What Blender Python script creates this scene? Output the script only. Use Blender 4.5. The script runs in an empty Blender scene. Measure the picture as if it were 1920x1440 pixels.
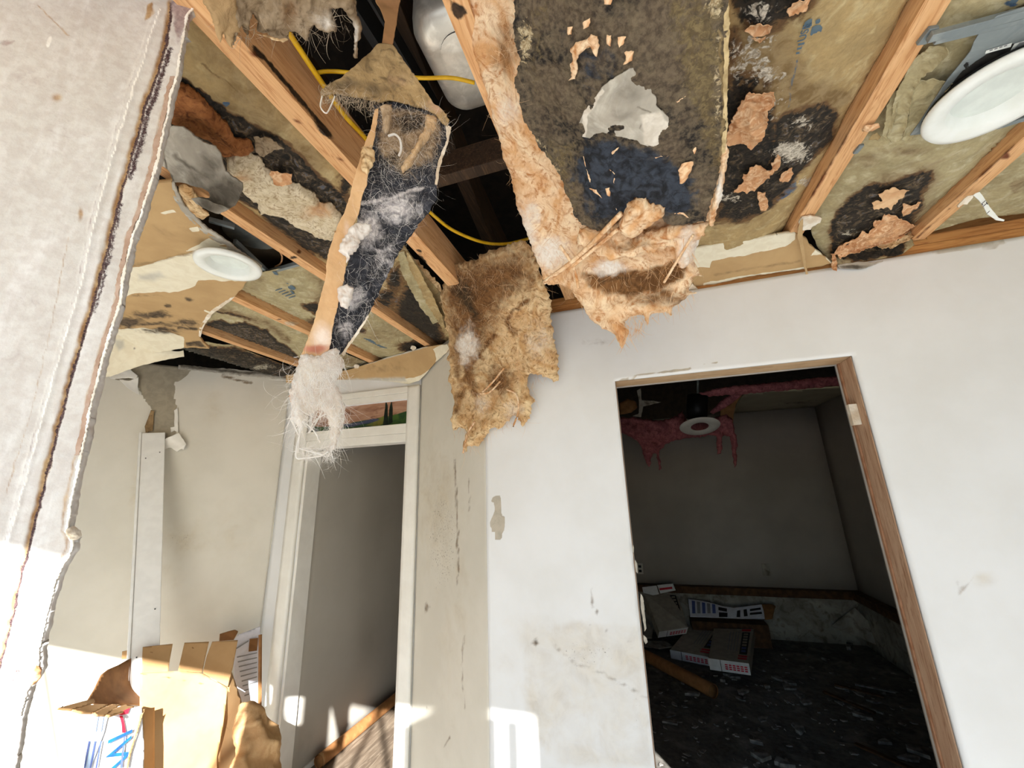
import bpy, math, random
import numpy as np
from mathutils import Vector, Matrix
random.seed(7); RNG = np.random.default_rng(11)
S = 1.65; EYE = np.array([0., 0., 1.6]); F = 740.; PI = math.pi
scn = bpy.context.scene; COL = scn.collection

# ------------------------------------------------------------------ camera, sky, sun, exposure
yaw, pit, rol = [math.radians(v) for v in (-17.20456, 15.18864, -1.85754)]
_f = np.array([math.sin(yaw)*math.cos(pit), math.cos(yaw)*math.cos(pit), math.sin(pit)])
_r = np.array([math.cos(yaw), -math.sin(yaw), 0.]); _u = np.cross(_r, _f)
_r, _u = math.cos(rol)*_r + math.sin(rol)*_u, -math.sin(rol)*_r + math.cos(rol)*_u
M = np.array([_r, _u, -_f])                       # world -> camera
cd = bpy.data.cameras.new('camera'); cam = bpy.data.objects.new('camera', cd); COL.objects.link(cam)
cd.sensor_width = 36; cd.lens = F/1920*36; cd.clip_start = .02
cam.matrix_world = Matrix([[*M.T[i], EYE[i]] for i in range(3)] + [[0, 0, 0, 1]])
scn.camera = cam
SUN_DIR = np.array([.60, -1., .555]); SUN_DIR /= np.linalg.norm(SUN_DIR)      # towards the sun
w = bpy.data.worlds.new('world'); scn.world = w; w.use_nodes = True
nt = w.node_tree; bg = nt.nodes['Background']; sky = nt.nodes.new('ShaderNodeTexSky')
sky.sky_type = 'NISHITA'; sky.sun_disc = False; sky.sun_elevation = math.asin(SUN_DIR[2])
sky.sun_rotation = math.atan2(SUN_DIR[0], SUN_DIR[1]); sky.air_density = 1.0; sky.dust_density = .25; sky.ozone_density = 2.
nt.links.new(sky.outputs[0], bg.inputs[0]); bg.inputs[1].default_value = .66
sl = bpy.data.lights.new('sun', 'SUN'); sl.energy = 36; sl.angle = math.radians(.6); sl.color = (1, 1, 1)
so = bpy.data.objects.new('sun', sl); COL.objects.link(so); so.location = (3, -6, 5)
so.rotation_euler = Vector(SUN_DIR).to_track_quat('Z', 'Y').to_euler()
vs = scn.view_settings; vs.view_transform = 'Standard'; vs.look = 'None'; vs.gamma = 1; vs.use_curve_mapping = False
vs.exposure = -0.66

# ------------------------------------------------------------------ pixel <-> world
def ray(x, y):
    x = np.asarray(x, float); y = np.asarray(y, float)
    return np.stack([(x-960)/F, (720-y)/F, -np.ones_like(x)], -1) @ M
def _on(d, t): return EYE + d*np.asarray(t)[..., None]
def onZ(x, y, z): d = ray(x, y); return _on(d, (z-EYE[2])/d[..., 2])
def onY(x, y, Y): d = ray(x, y); return _on(d, Y/d[..., 1])
def onX(x, y, X): d = ray(x, y); return _on(d, X/d[..., 0])
def onR(x, y, r): d = ray(x, y); return _on(d, r/np.hypot(d[..., 0], d[..., 1]))      # horizontal range
def onP(x, y, a, b, k=1.):
    d = ray(x, y); n = np.array([-(b[1]-a[1]), b[0]-a[0]]); return _on(d, k*(n[0]*a[0]+n[1]*a[1])/(d[..., 0]*n[0]+d[..., 1]*n[1]))
def proj(P):
    q = (np.asarray(P)-EYE) @ M.T; return np.stack([960-F*q[..., 0]/q[..., 2], 720+F*q[..., 1]/q[..., 2]], -1)
def hr(P): return np.hypot(P[..., 0], P[..., 1])
def surf(*ctrl, pw=2.6):
    """surface through control points (px, py, kind, value): horizontal range blended between them"""
    c = np.array([(k[0], k[1]) for k in ctrl], float)
    r = np.array([hr({'Z': onZ, 'Y': onY, 'X': onX, 'R': onR}[k[2]](k[0], k[1], k[3])) for k in ctrl])
    n = len(c); lo, hi = r.min()*.85, r.max()*1.15
    if n >= 4:                                   # smooth thin plate through the control points
        U = lambda D: D*D*np.log(D+1e-6); s_ = c/500.; K = U(np.hypot(s_[:, None, 0]-s_[None, :, 0], s_[:, None, 1]-s_[None, :, 1]))+np.eye(n)*.02
        Q = np.concatenate([np.ones((n, 1)), s_], 1); A = np.block([[K, Q], [Q.T, np.zeros((3, 3))]]); k = np.linalg.lstsq(A, np.concatenate([r, np.zeros(3)]), rcond=1e-6)[0]
        def g(x, y):
            x = np.asarray(x, float); y = np.asarray(y, float); X = x[..., None]/500.; Y = y[..., None]/500.
            v = (U(np.hypot(X-s_[:, 0], Y-s_[:, 1]))*k[:n]).sum(-1)+k[n]+k[n+1]*X[..., 0]+k[n+2]*Y[..., 0]; return onR(x, y, np.clip(v, lo, hi))
        return g
    def g(x, y):
        x = np.asarray(x, float); y = np.asarray(y, float)
        D = np.hypot(x[..., None]-c[:, 0], y[..., None]-c[:, 1])+4
        wt = D**-pw; return onR(x, y, (wt*r).sum(-1)/wt.sum(-1))
    return g
def sZ(z): return lambda x, y: onZ(x, y, z)
def sY(Y): return lambda x, y: onY(x, y, Y)
def sP(a, b, k=1.): return lambda x, y: onP(x, y, a, b, k)

# ------------------------------------------------------------------ numpy noise
def _h(i, j, k, s):
    with np.errstate(over='ignore'):
        n = (i.astype(np.uint32)*np.uint32(374761393) + j.astype(np.uint32)*np.uint32(668265263) + k.astype(np.uint32)*np.uint32(2147483647 & 1274126177) + np.uint32(s*2654435761 & 0xffffffff))
        n = (n ^ (n >> np.uint32(13)))*np.uint32(1274126177); n ^= n >> np.uint32(16)
    return n.astype(np.float64)/4294967295.
def vnoise(P, s=0):
    P = np.asarray(P, float); I = np.floor(P).astype(np.int64); f = P-I; f = f*f*(3-2*f); o = 0
    for a in (0, 1):
        for b in (0, 1):
            for c in (0, 1):
                o = o + _h(I[..., 0]+a, I[..., 1]+b, I[..., 2]+c, s)*np.abs(1-a-f[..., 0])*np.abs(1-b-f[..., 1])*np.abs(1-c-f[..., 2])
    return o*2-1
def fbm(P, sc=1., oc=4, s=0, ridge=False, gain=.5):
    P = np.asarray(P)*sc; o = 0; a = 1.; t = 0
    for i in range(oc):
        v = vnoise(P, s+i*7); o = o + a*((1-2*np.abs(v)) if ridge else v); t += a; a *= gain; P = P*2.03+17.3
    return o/t
def n2(x, y, sc, oc=3, s=0): return fbm(np.stack([x, y, np.zeros_like(x)+s*3.7], -1), sc, oc, s)

# ------------------------------------------------------------------ 2D polygons
def inside(x, y, poly):
    p = np.asarray(poly, float); r = np.zeros(x.shape, bool); j = len(p)-1
    for i in range(len(p)):
        xi, yi, xj, yj = p[i, 0], p[i, 1], p[j, 0], p[j, 1]
        if yi != yj: r ^= ((yi > y) != (yj > y)) & (x < (xj-xi)*(y-yi)/(yj-yi)+xi)
        j = i
    return r
def nearest(x, y, poly, closed=True):
    p = np.asarray(poly, float); q = np.roll(p, -1, 0) if closed else p[1:]; p = p if closed else p[:-1]
    best = np.full(x.shape, 1e9); bx = np.zeros(x.shape); by = np.zeros(x.shape)
    for a, b in zip(p, q):
        d = b-a; L = d @ d + 1e-9; t = np.clip(((x-a[0])*d[0]+(y-a[1])*d[1])/L, 0, 1)
        cx = a[0]+t*d[0]; cy = a[1]+t*d[1]; D = np.hypot(x-cx, y-cy); m = D < best
        best = np.where(m, D, best); bx = np.where(m, cx, bx); by = np.where(m, cy, by)
    return best, bx, by
def ragged(pts, amp, step=5, seed=0):
    if amp <= 0: return [tuple(p) for p in pts]
    o = []; n = len(pts); r = np.random.default_rng(seed+n)
    for i in range(n):
        a = np.array(pts[i], float); b = np.array(pts[(i+1) % n], float); L = np.linalg.norm(b-a); k = max(1, int(L/step))
        nn = np.array([-(b-a)[1], (b-a)[0]])/(L+1e-6)
        for t in np.arange(k)/k:
            p = a+(b-a)*t; v = float(n2(np.array(p[0]), np.array(p[1]), .045, 3, seed)) + .55*r.uniform(-1, 1)
            o.append(tuple(p+nn*amp*v))
    return o
def paint(x, y, specs, rag=5, seed=0):
    """channels 0..3 from polygons ('p', ch, pts, soft, amp), lines ('l', ch, pts, width, amp), blobs ('b', ch, x, y, rx, ry, amp)"""
    o = np.zeros(x.shape+(4,))
    X = x+rag*n2(x, y, .06, 3, seed+1); Y = y+rag*n2(x, y, .06, 3, seed+2)
    for sp in specs:
        k, ch = sp[0], sp[1]
        if k == 'p':
            d, _, _ = nearest(X, Y, sp[2]); sd = np.where(inside(X, Y, sp[2]), d, -d); v = np.clip(.5+sd/(2*sp[3]), 0, 1)*sp[4]
        elif k == 'l':
            d, _, _ = nearest(X, Y, sp[2], False); v = np.clip(1-d/sp[3], 0, 1)*sp[4]
        else:
            d = np.hypot((X-sp[2])/sp[4], (Y-sp[3])/sp[5]); v = np.clip(1.25-d*.75, 0, 1)*sp[6]
        o[..., ch] = np.clip(o[..., ch]+v, 0, 1) if sp[-1] < 0 else np.maximum(o[..., ch], v)
    return o

# ------------------------------------------------------------------ objects
def link(o, parent=None):
    COL.objects.link(o)
    if parent is not None:
        o.parent = parent
    return o
def ploc(p):
    v = Vector((0, 0, 0))
    while p is not None: v += p.location; p = p.parent
    return v
def tag(o, label=None, cat=None, group=None, kind=None):
    if label: o['label'] = label
    if cat: o['category'] = cat
    if group: o['group'] = group
    if kind: o['kind'] = kind
    return o
def thing(name, loc, label, cat, group=None):
    o = bpy.data.objects.new(name, None); o.empty_display_size = .05; o.location = Vector([float(v) for v in loc]); COL.objects.link(o)
    return tag(o, label, cat, group)
def mesh(name, V, Fc, mat, parent=None, pa=None, smooth=True, kind=None):
    V = np.asarray(V, float); c = (V.min(0)+V.max(0))/2
    me = bpy.data.meshes.new(name)
    if isinstance(Fc, np.ndarray):
        k = Fc.shape[1]; me.vertices.add(len(V)); me.vertices.foreach_set('co', (V-c).astype(np.float32).ravel())
        me.loops.add(Fc.size); me.loops.foreach_set('vertex_index', Fc.astype(np.int32).ravel())
        me.polygons.add(len(Fc)); me.polygons.foreach_set('loop_start', (np.arange(len(Fc))*k).astype(np.int32))
        me.update(calc_edges=True); me.validate()
    else:
        me.from_pydata((V-c).tolist(), [], Fc); me.update()
    me.polygons.foreach_set('use_smooth', np.full(len(me.polygons), smooth))
    if pa is not None:
        at = me.color_attributes.new('pa', 'FLOAT_COLOR', 'POINT'); at.data.foreach_set('color', np.asarray(pa, np.float32).ravel())
    me.materials.append(mat)
    o = bpy.data.objects.new(name, me); link(o, parent); o.location = Vector(c)-ploc(parent)
    if kind: o['kind'] = kind
    return o
class MB:
    def __init__(s): s.v = []; s.f = []
    def add(s, V, Fc): b = len(s.v); s.v += [tuple(map(float, q)) for q in V]; s.f += [[i+b for i in q] for q in Fc]; return s
    def box(s, lo, hi, bev=0.):
        x0, y0, z0 = lo; x1, y1, z1 = hi
        return s.add([(x0, y0, z0), (x1, y0, z0), (x1, y1, z0), (x0, y1, z0), (x0, y0, z1), (x1, y0, z1), (x1, y1, z1), (x0, y1, z1)],
                     [(3, 2, 1, 0), (4, 5, 6, 7), (0, 1, 5, 4), (1, 2, 6, 5), (2, 3, 7, 6), (3, 0, 4, 7)])
    def prism(s, base, off):
        base = [np.asarray(b, float) for b in base]; n = len(base); off = np.asarray(off, float)
        return s.add(base+[b+off for b in base], [tuple(range(n))[::-1], tuple(range(n, 2*n))]+[(i, (i+1) % n, n+(i+1) % n, n+i) for i in range(n)])
    def beam(s, a, b, w, h, up=(0, 0, 1)):
        a = np.asarray(a, float); b = np.asarray(b, float); d = (b-a)/np.linalg.norm(b-a); x = np.cross(d, up); x /= np.linalg.norm(x); z = np.cross(x, d)
        c = [a+x*i*w/2+z*j*h/2 for i, j in ((-1, -1), (1, -1), (1, 1), (-1, 1))]; return s.prism(c, b-a)
    def tube(s, pts, r, n=10, r2=None, cap=True):
        pts = [np.asarray(p, float) for p in pts]; rings = []
        for i, p in enumerate(pts):
            d = pts[min(i+1, len(pts)-1)]-pts[max(i-1, 0)]; d /= np.linalg.norm(d)+1e-9
            a = np.cross(d, (0, 0, 1) if abs(d[2]) < .9 else (1, 0, 0)); a /= np.linalg.norm(a); b = np.cross(d, a)
            rr = r if r2 is None else r+(r2-r)*i/(len(pts)-1)
            rings.append([p+rr*(a*math.cos(2*PI*k/n)+b*math.sin(2*PI*k/n)) for k in range(n)])
        V = [v for R in rings for v in R]; fc = [(i*n+k, i*n+(k+1) % n, (i+1)*n+(k+1) % n, (i+1)*n+k) for i in range(len(pts)-1) for k in range(n)]
        if cap: fc += [tuple(range(n))[::-1], tuple((len(pts)-1)*n+k for k in range(n))]
        return s.add(V, fc)
    def lathe(s, prof, c, ax=(0, 0, 1), n=48):
        ax = np.asarray(ax, float); ax /= np.linalg.norm(ax); a = np.cross(ax, (0, 1, 0)); a /= np.linalg.norm(a); b = np.cross(ax, a); c = np.asarray(c, float)
        V = [c+ax*z+r*(a*math.cos(2*PI*k/n)+b*math.sin(2*PI*k/n)) for r, z in prof for k in range(n)]
        return s.add(V, [(i*n+k, i*n+(k+1) % n, (i+1)*n+(k+1) % n, (i+1)*n+k) for i in range(len(prof)-1) for k in range(n)])
    def go(s, name, mat, parent=None, bev=0., smooth=False, kind=None):
        o = mesh(name, np.array(s.v), s.f, mat, parent, smooth=smooth, kind=kind)
        if bev:
            m = o.modifiers.new('bevel', 'BEVEL'); m.width = bev; m.segments = 2; m.limit_method = 'ANGLE'
        return o
def gridmask(pts, step):
    p = np.asarray(pts, float); x0, y0 = p.min(0)-step; x1, y1 = p.max(0)+step
    gx = np.arange(x0, x1+step, step); gy = np.arange(y0, y1+step, step); X, Y = np.meshgrid(gx, gy)
    X = X+step*.22*n2(X, Y, .31, 1, 5); Y = Y+step*.22*n2(X, Y, .37, 1, 6)
    ins = inside(X, Y, p); H, W = X.shape; idx = np.arange(H*W).reshape(H, W)
    q = np.stack([idx[:-1, :-1], idx[:-1, 1:], idx[1:, 1:], idx[1:, :-1]], -1).reshape(-1, 4); fl = ins.ravel()
    keep = fl[q].any(1); q = q[keep]; used = np.unique(q); xs = X.ravel()[used].copy(); ys = Y.ravel()[used].copy(); inn = fl[used]
    d, nx, ny = nearest(xs, ys, p); out = ~inn; xs[out] = nx[out]; ys[out] = ny[out]; d[out] = 0
    re = np.full(H*W, -1); re[used] = np.arange(len(used)); return xs, ys, d, re[q], out
def normals(P, Q):
    n = np.zeros_like(P); a = np.cross(P[Q[:, 2]]-P[Q[:, 0]], P[Q[:, 3]]-P[Q[:, 1]])
    for k in range(4): np.add.at(n, Q[:, k], a)
    n /= np.linalg.norm(n, axis=1, keepdims=True)+1e-12
    v = EYE-P; fl = (n*v).sum(1) < 0; n[fl] *= -1; return n
def sheet(name, pts, sf, mat, parent=None, step=5, thick=.003, bump=(0, 10), oct=4, paints=(), rag=0, prag=5, seed=0, curl=0, smooth=True, ridge=False, kind=None, rstep=5):
    """thin sheet whose outline is given in pixels and whose depth comes from the surface sf"""
    pts = ragged(pts, rag, rstep, seed); x, y, d, Q, out = gridmask(pts, step); P = sf(x, y); N = normals(P, Q)
    if bump[0]: P = P+N*(bump[0]*fbm(P, bump[1], oct, seed, ridge))[:, None]
    if curl: P = P+N*(curl*np.exp(-d/(3*step)))[:, None]
    pa = paint(x, y, paints, prag, seed) if paints is not None else None
    o = mesh(name, P, Q, mat, parent, pa, smooth, kind)
    n = normals(P, Q); 
    a = np.cross(P[Q[0, 2]]-P[Q[0, 0]], P[Q[0, 3]]-P[Q[0, 1]]); flip = a @ (EYE-P[Q[0, 0]]) < 0
    if flip: o.data.flip_normals()
    if thick: m = o.modifiers.new('thick', 'SOLIDIFY'); m.thickness = thick; m.offset = -1
    return o
def tuft(name, pts, sf, mat, parent=None, step=5, h=.02, bump=(.012, 30), rag=5, seed=0, paints=(), edge=14, ridge=False, kind=None, push=0., oct=5, prag=6, warp=.03):
    """closed fluffy body: pillow between two displaced skins"""
    pts = ragged(pts, rag, 4, seed); x, y, d, Q, out = gridmask(pts, step); P = sf(x, y); N = normals(P, Q)
    t = np.clip(d/edge, 0, 1); pr = np.sqrt(1-(1-t)**2)[:, None]
    Pw = P+warp*np.stack([fbm(P, bump[1]*.6, 3, seed+11), fbm(P, bump[1]*.6, 3, seed+12), fbm(P, bump[1]*.6, 3, seed+13)], 1) if warp else P
    nf = fbm(Pw, bump[1], oct, seed, ridge)[:, None]; nb = fbm(P+3, bump[1], 3, seed+3)[:, None]
    A = P+N*(pr*h+bump[0]*nf*(.25+.75*pr)+push); B = P-N*(pr*h+.5*bump[0]*nb*pr)+N*(push*.0)
    B[out] = A[out]; n = len(P); V = np.concatenate([A, B]); Fq = np.concatenate([Q, Q[:, ::-1]+n])
    pa = paint(x, y, paints, prag, seed); pa = np.concatenate([pa, pa])
    return mesh(name, V, Fq, mat, parent, pa, True, kind)
def strands(name, starts, dirs, mat, parent=None, n=200, L=.06, seg=8, curl=.6, w=.0005, seed=0, grav=0., spread=.5, wave=0., kind='stuff'):
    r = np.random.default_rng(seed); i = r.integers(0, len(starts), n); p = np.asarray(starts)[i]+r.normal(0, .002, (n, 3))
    d = np.asarray(dirs)[i] if np.ndim(dirs) == 2 else np.tile(np.asarray(dirs, float), (n, 1))
    d = d+r.normal(0, spread, (n, 3)); d /= np.linalg.norm(d, axis=1, keepdims=True)+1e-9
    ax = r.normal(0, 1, (n, 3)); ax /= np.linalg.norm(ax, axis=1, keepdims=True); ln = L*r.uniform(.35, 1.3, (n, 1))/seg; ww = w*r.uniform(.5, 1.5, (n, 1))
    side = np.cross(d, r.normal(0, 1, (n, 3))); side /= np.linalg.norm(side, axis=1, keepdims=True)+1e-9
    cu = curl*r.uniform(-1, 1, (n, 1)); V = []
    for k in range(seg+1):
        f = 1-.75*k/seg; V += [p-side*ww*f, p+side*ww*f]
        d = d+np.cross(ax, d)*cu+r.normal(0, wave+1e-6, (n, 3))+np.array([0, 0, -grav]); d /= np.linalg.norm(d, axis=1, keepdims=True)+1e-9; p = p+d*ln
    V = np.stack(V, 1); K = 2*(seg+1); b = (np.arange(n)*K)[:, None]; q = np.concatenate([b+np.array([2*k, 2*k+1, 2*k+3, 2*k+2]) for k in range(seg)])
    return mesh(name, V.reshape(-1, 3), q, mat, parent, smooth=True, kind=kind)
def rope(name, pts, r, mat, parent=None, n=8, sub=8, kind=None):
    """smooth tube through points (Catmull-Rom)"""
    p = [np.asarray(q, float) for q in pts]; p = [2*p[0]-p[1]]+p+[2*p[-1]-p[-2]]; o = []
    for i in range(1, len(p)-2):
        for t in np.arange(sub)/sub:
            o.append(.5*(2*p[i]+(p[i+1]-p[i-1])*t+(2*p[i-1]-5*p[i]+4*p[i+1]-p[i+2])*t*t+(3*p[i]-p[i-1]-3*p[i+1]+p[i+2])*t**3))
    return MB().tube(o+[p[-2]], r, n).go(name, mat, parent, smooth=True, kind=kind)
def lerp(a, b, t): return np.asarray(a, float)+(np.asarray(b, float)-np.asarray(a, float))*t

# ------------------------------------------------------------------ materials
def c(r, g, b, k=1.):
    f = lambda v: ((v/255+.055)/1.055)**2.4 if v > 10.3 else v/255/12.92
    return (f(r)*k, f(g)*k, f(b)*k, 1)
class NT:
    def __init__(s, name):
        s.m = bpy.data.materials.new(name); s.m.use_nodes = True; s.t = s.m.node_tree; s.b = s.t.nodes['Principled BSDF']
    def n(s, ty, ins={}, **kw):
        q = s.t.nodes.new('ShaderNode'+ty)
        for k, v in kw.items(): setattr(q, k, v)
        for k, v in ins.items(): s.set(q.inputs[k], v)
        return q
    def set(s, sock, v):
        if hasattr(v, 'is_linked') or isinstance(v, bpy.types.NodeSocket): s.t.links.new(v, sock)
        else: sock.default_value = v
    def math(s, op, a, b=0., cl=False): q = s.n('Math', {0: a, 1: b}, operation=op); q.use_clamp = cl; return q.outputs[0]
    def mix(s, f, a, b, bl='MIX'): q = s.n('Mix', data_type='RGBA', blend_type=bl); s.set(q.inputs[0], f); s.set(q.inputs[6], a); s.set(q.inputs[7], b); return q.outputs[2]
    def ss(s, v, lo, hi): q = s.n('MapRange', {0: v, 1: lo, 2: hi}, interpolation_type='SMOOTHSTEP'); return q.outputs[0]
    def noise(s, sc, de=4, ro=.55, di=0., vec=None, stretch=None, off=0.):
        v = vec or s.obj()
        if stretch or off: v = s.n('Mapping', {'Vector': v, 'Scale': stretch or (1, 1, 1), 'Location': (off, off*1.7, off*.6)}).outputs[0]
        return s.n('TexNoise', {'Vector': v, 'Scale': sc, 'Detail': de, 'Roughness': ro, 'Distortion': di}).outputs[0]
    def obj(s):
        if not hasattr(s, '_o'): s._o = s.n('TexCoord').outputs['Object']
        return s._o
    def pa(s):
        if not hasattr(s, '_p'):
            q = s.n('Attribute', attribute_name='pa'); r = s.n('SeparateColor', {0: q.outputs['Color']}); s._p = [r.outputs[0], r.outputs[1], r.outputs[2], q.outputs['Alpha']]
        return s._p
    def bump(s, h, st, d=.002): return s.n('Bump', {'Height': h, 'Strength': st, 'Distance': d}).outputs[0]
def LM(name, base, sc=8, det=5, dist=0., stretch=None, layers=(), rough=.85, bump=None, fine=None, spec=.25, metal=0., contrast=(.3, .7), trans=0.):
    """base: two or three colours blended by noise; layers: (channel, colour a, colour b, noise scale, noise amount, softness[, threshold[, distortion]])"""
    g = NT(name); f = g.ss(g.noise(sc, det, .6, dist, stretch=stretch), *contrast); col = g.mix(f, base[0], base[1])
    if len(base) > 2: col = g.mix(g.ss(g.noise(sc*2.7, det, .6, dist*1.3, stretch=stretch, off=3.1), .45, .72), col, base[2])
    if fine: col = g.mix(g.ss(g.noise(fine[0], 3, .6, off=1.3), .35, .65), col, g.mix(fine[1], col, fine[2]))
    hs = None
    for L in layers:
        ch, ca, cb, ns, am, so = L[:6]; th = L[6] if len(L) > 6 else .5; di = L[7] if len(L) > 7 else .6
        nz = g.noise(ns, 5, .62, di, off=ch*2.3+ns*.01); v = g.math('ADD', g.pa()[ch], g.math('MULTIPLY', g.math('SUBTRACT', nz, .5), am))
        v = g.math('MULTIPLY', g.ss(v, th-so, th+so), g.ss(g.pa()[ch], .0, .06))
        col = g.mix(v, col, g.mix(g.ss(g.noise(ns*1.9, 4, .6, di, off=5+ch), .36, .64), ca, cb))
    g.set(g.b.inputs['Base Color'], col); g.b.inputs['Roughness'].default_value = rough; g.b.inputs['Specular IOR Level'].default_value = spec; g.b.inputs['Metallic'].default_value = metal
    if bump:
        h = g.noise(bump[0], 6, .6, bump[3] if len(bump) > 3 else 0., stretch=stretch if len(bump) > 4 else None)
        g.set(g.b.inputs['Normal'], g.bump(h, bump[1], bump[2]))
    if trans:
        tr = g.n('BsdfTranslucent', {'Color': col}); mx = g.n('MixShader', {0: trans, 1: g.b.outputs[0], 2: tr.outputs[0]}); g.t.links.new(mx.outputs[0], g.t.nodes['Material Output'].inputs[0])
    return g.m
def PM(name, col, rough=.5, metal=0., spec=.3, bump=None, col2=None, sc=20):
    g = NT(name); b = g.b
    g.set(b.inputs['Base Color'], g.mix(g.ss(g.noise(sc, 4), .35, .65), col, col2 or tuple(v*.88 for v in col[:3])+(1,)))
    b.inputs['Roughness'].default_value = rough; b.inputs['Metallic'].default_value = metal; b.inputs['Specular IOR Level'].default_value = spec
    if bump: g.set(b.inputs['Normal'], g.bump(g.noise(bump[0], 4), bump[1], bump[2]))
    return g.m
BLK = (c(24, 22, 20), c(52, 45, 36)); WHT = c(232, 228, 216)
mWALL = LM('wall_paint', (c(227, 227, 226), c(220, 219, 216)), 3, 4, layers=(
    (0, c(176, 158, 128), c(205, 190, 162), 9, .7, .45, .55), (2, c(186, 176, 158), c(172, 163, 147), 14, .1, .08),
    (1, c(70, 62, 50), c(110, 96, 76), 150, 1.15, .04, .84, 0.), (3, c(104, 94, 84), c(150, 130, 108), 30, .6, .3)), rough=.55, bump=(60, .1, .002), spec=.3)
mDINGSHADE = LM('dingy_shaded_wall_paint', (c(212, 207, 194), c(202, 197, 183)), 2.5, 5, layers=(  # grimy beige base, also darkened to stand in for weaker light on these walls
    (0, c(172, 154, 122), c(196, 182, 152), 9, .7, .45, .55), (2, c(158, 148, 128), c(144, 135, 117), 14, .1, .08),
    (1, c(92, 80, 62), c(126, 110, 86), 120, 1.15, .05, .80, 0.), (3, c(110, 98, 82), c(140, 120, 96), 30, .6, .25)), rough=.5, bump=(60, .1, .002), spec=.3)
mNEAR = LM('scuffed_plaster', (c(214, 209, 202), c(202, 196, 188), c(224, 220, 215)), 6, 7, .4, stretch=(2., 2., .4), layers=(
    (0, c(150, 112, 74), c(190, 158, 116), 20, .5, .3, .5), (1, c(44, 30, 32), c(98, 76, 76), 130, .9, .14, .62, 2.),
    (2, c(244, 240, 232), c(236, 230, 220), 30, .3, .2), (3, c(150, 130, 128), c(176, 156, 150), 40, 1.2, .3, .7, 1.)), rough=.8, bump=(45, .45, .004), fine=(70, .25, c(170, 150, 140)))
mKRAFT = LM('kraft_facing', (c(184, 157, 108), c(160, 137, 96), c(196, 176, 132)), 9, 6, .6, layers=(
    (3, c(122, 98, 62), c(150, 128, 92), 14, .9, .35, .5, 1.2), (2, c(66, 92, 122), c(86, 104, 120), 40, .7, .12, .5), (0, c(112, 84, 52), c(92, 68, 44), 16, 1., .14, .36, 1.5), (0, *BLK, 26, 1.0, .1, .55, 1.6), (0, c(132, 108, 76), c(88, 74, 54), 34, 1.7, .2, 1.08, 1.8), (0, c(92, 96, 104), c(70, 74, 82), 34, 1.6, .1, 1.14, 2.),
    (1, c(214, 204, 186), c(150, 140, 124), 60, 1.7, .12, .80, 1.2)), rough=.75, bump=(38, .55, .006, 1.), fine=(120, .18, c(110, 92, 60)))
mPALE = LM('pale_kraft_facing', (c(182, 168, 128), c(160, 148, 112), c(196, 186, 152)), 9, 6, .6, layers=(
    (3, c(116, 96, 66), c(150, 132, 100), 14, .9, .35, .5, 1.2), (2, c(66, 92, 122), c(86, 104, 120), 40, .5, .12, .5), (0, c(112, 84, 52), c(92, 68, 44), 14, 1., .14, .36, 2.), (0, *BLK, 22, 1.0, .1, .55, 2.), (0, c(140, 116, 82), c(88, 74, 54), 30, 1.7, .2, 1.08, 1.8), (0, c(92, 96, 104), c(70, 74, 82), 30, 1.6, .1, 1.16, 2.),
    (1, c(206, 200, 178), c(150, 140, 124), 75, 1.3, .12, .78, 1.2)), rough=.75, bump=(38, .55, .006, 1.), fine=(120, .18, c(110, 92, 60)))
mMOLD = LM('moldy_facing', (c(78, 66, 53), c(30, 27, 26), c(98, 86, 68)), 10, 11, .6, contrast=(.42, .58), layers=(
    (0, c(30, 31, 35), c(58, 64, 74), 26, 1.3, .16, .52, .8), (2, c(122, 106, 74), c(92, 78, 54), 60, 1.3, .15, .62, 1.), (1, c(200, 184, 150), c(150, 128, 92), 90, 1.3, .1, .78, 1.), (3, c(120, 100, 66), c(146, 126, 90), 20, .6, .2)),
    rough=.8, bump=(70, .9, .008, 1.), fine=(120, .42, c(136, 120, 96)))
def fiber(name, a, b_, d, tr=.15, sc=8):
    return LM(name, (a, b_, d), sc, 7, 2.6, layers=((0, c(100, 70, 44), c(136, 98, 62), 14, .8, .35, .42, 2.), (1, c(244, 238, 228), c(232, 220, 204), 22, .8, .35, .5, 2.), (2, c(48, 40, 32), c(78, 64, 48), 26, .8, .25, .55, 2.)),
              rough=.95, spec=.05, bump=(26, .55, .006, 3.), contrast=(.34, .66), trans=tr)
mPEACH = fiber('peach_fiberglass', c(250, 226, 190), c(222, 170, 118), c(188, 126, 76))
mTAN = fiber('tan_fiberglass', c(236, 210, 166), c(204, 162, 112), c(150, 108, 66))
mWHITEF = fiber('white_fiberglass', c(250, 246, 240), c(238, 226, 214), c(222, 204, 188), .35)
mGREYF = fiber('grey_fiberglass', c(170, 150, 124), c(142, 120, 92), c(108, 90, 68))
mPINK = fiber('pink_fiberglass', c(186, 116, 118), c(150, 88, 92), c(116, 70, 72))
mSTRW = LM('white_strand', (c(250, 248, 244), c(240, 234, 226)), 30, 2, rough=.8, spec=.1, trans=.45); mSTRP = LM('peach_strand', (c(248, 222, 186), c(222, 176, 126)), 30, 2, rough=.8, spec=.1, trans=.4); mSTRG = PM('grey_strand', c(188, 170, 146), .8, spec=.1); mSTRD = PM('dark_strand', c(90, 72, 56), .9)
mTPAPER = LM('torn_peach_paper', (c(222, 172, 126), c(178, 120, 76), c(234, 200, 160)), 16, 7, 1.6, layers=((0, *BLK, 26, 1., .1, .55),), rough=.85, bump=(40, .6, .006, 1.))
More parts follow.
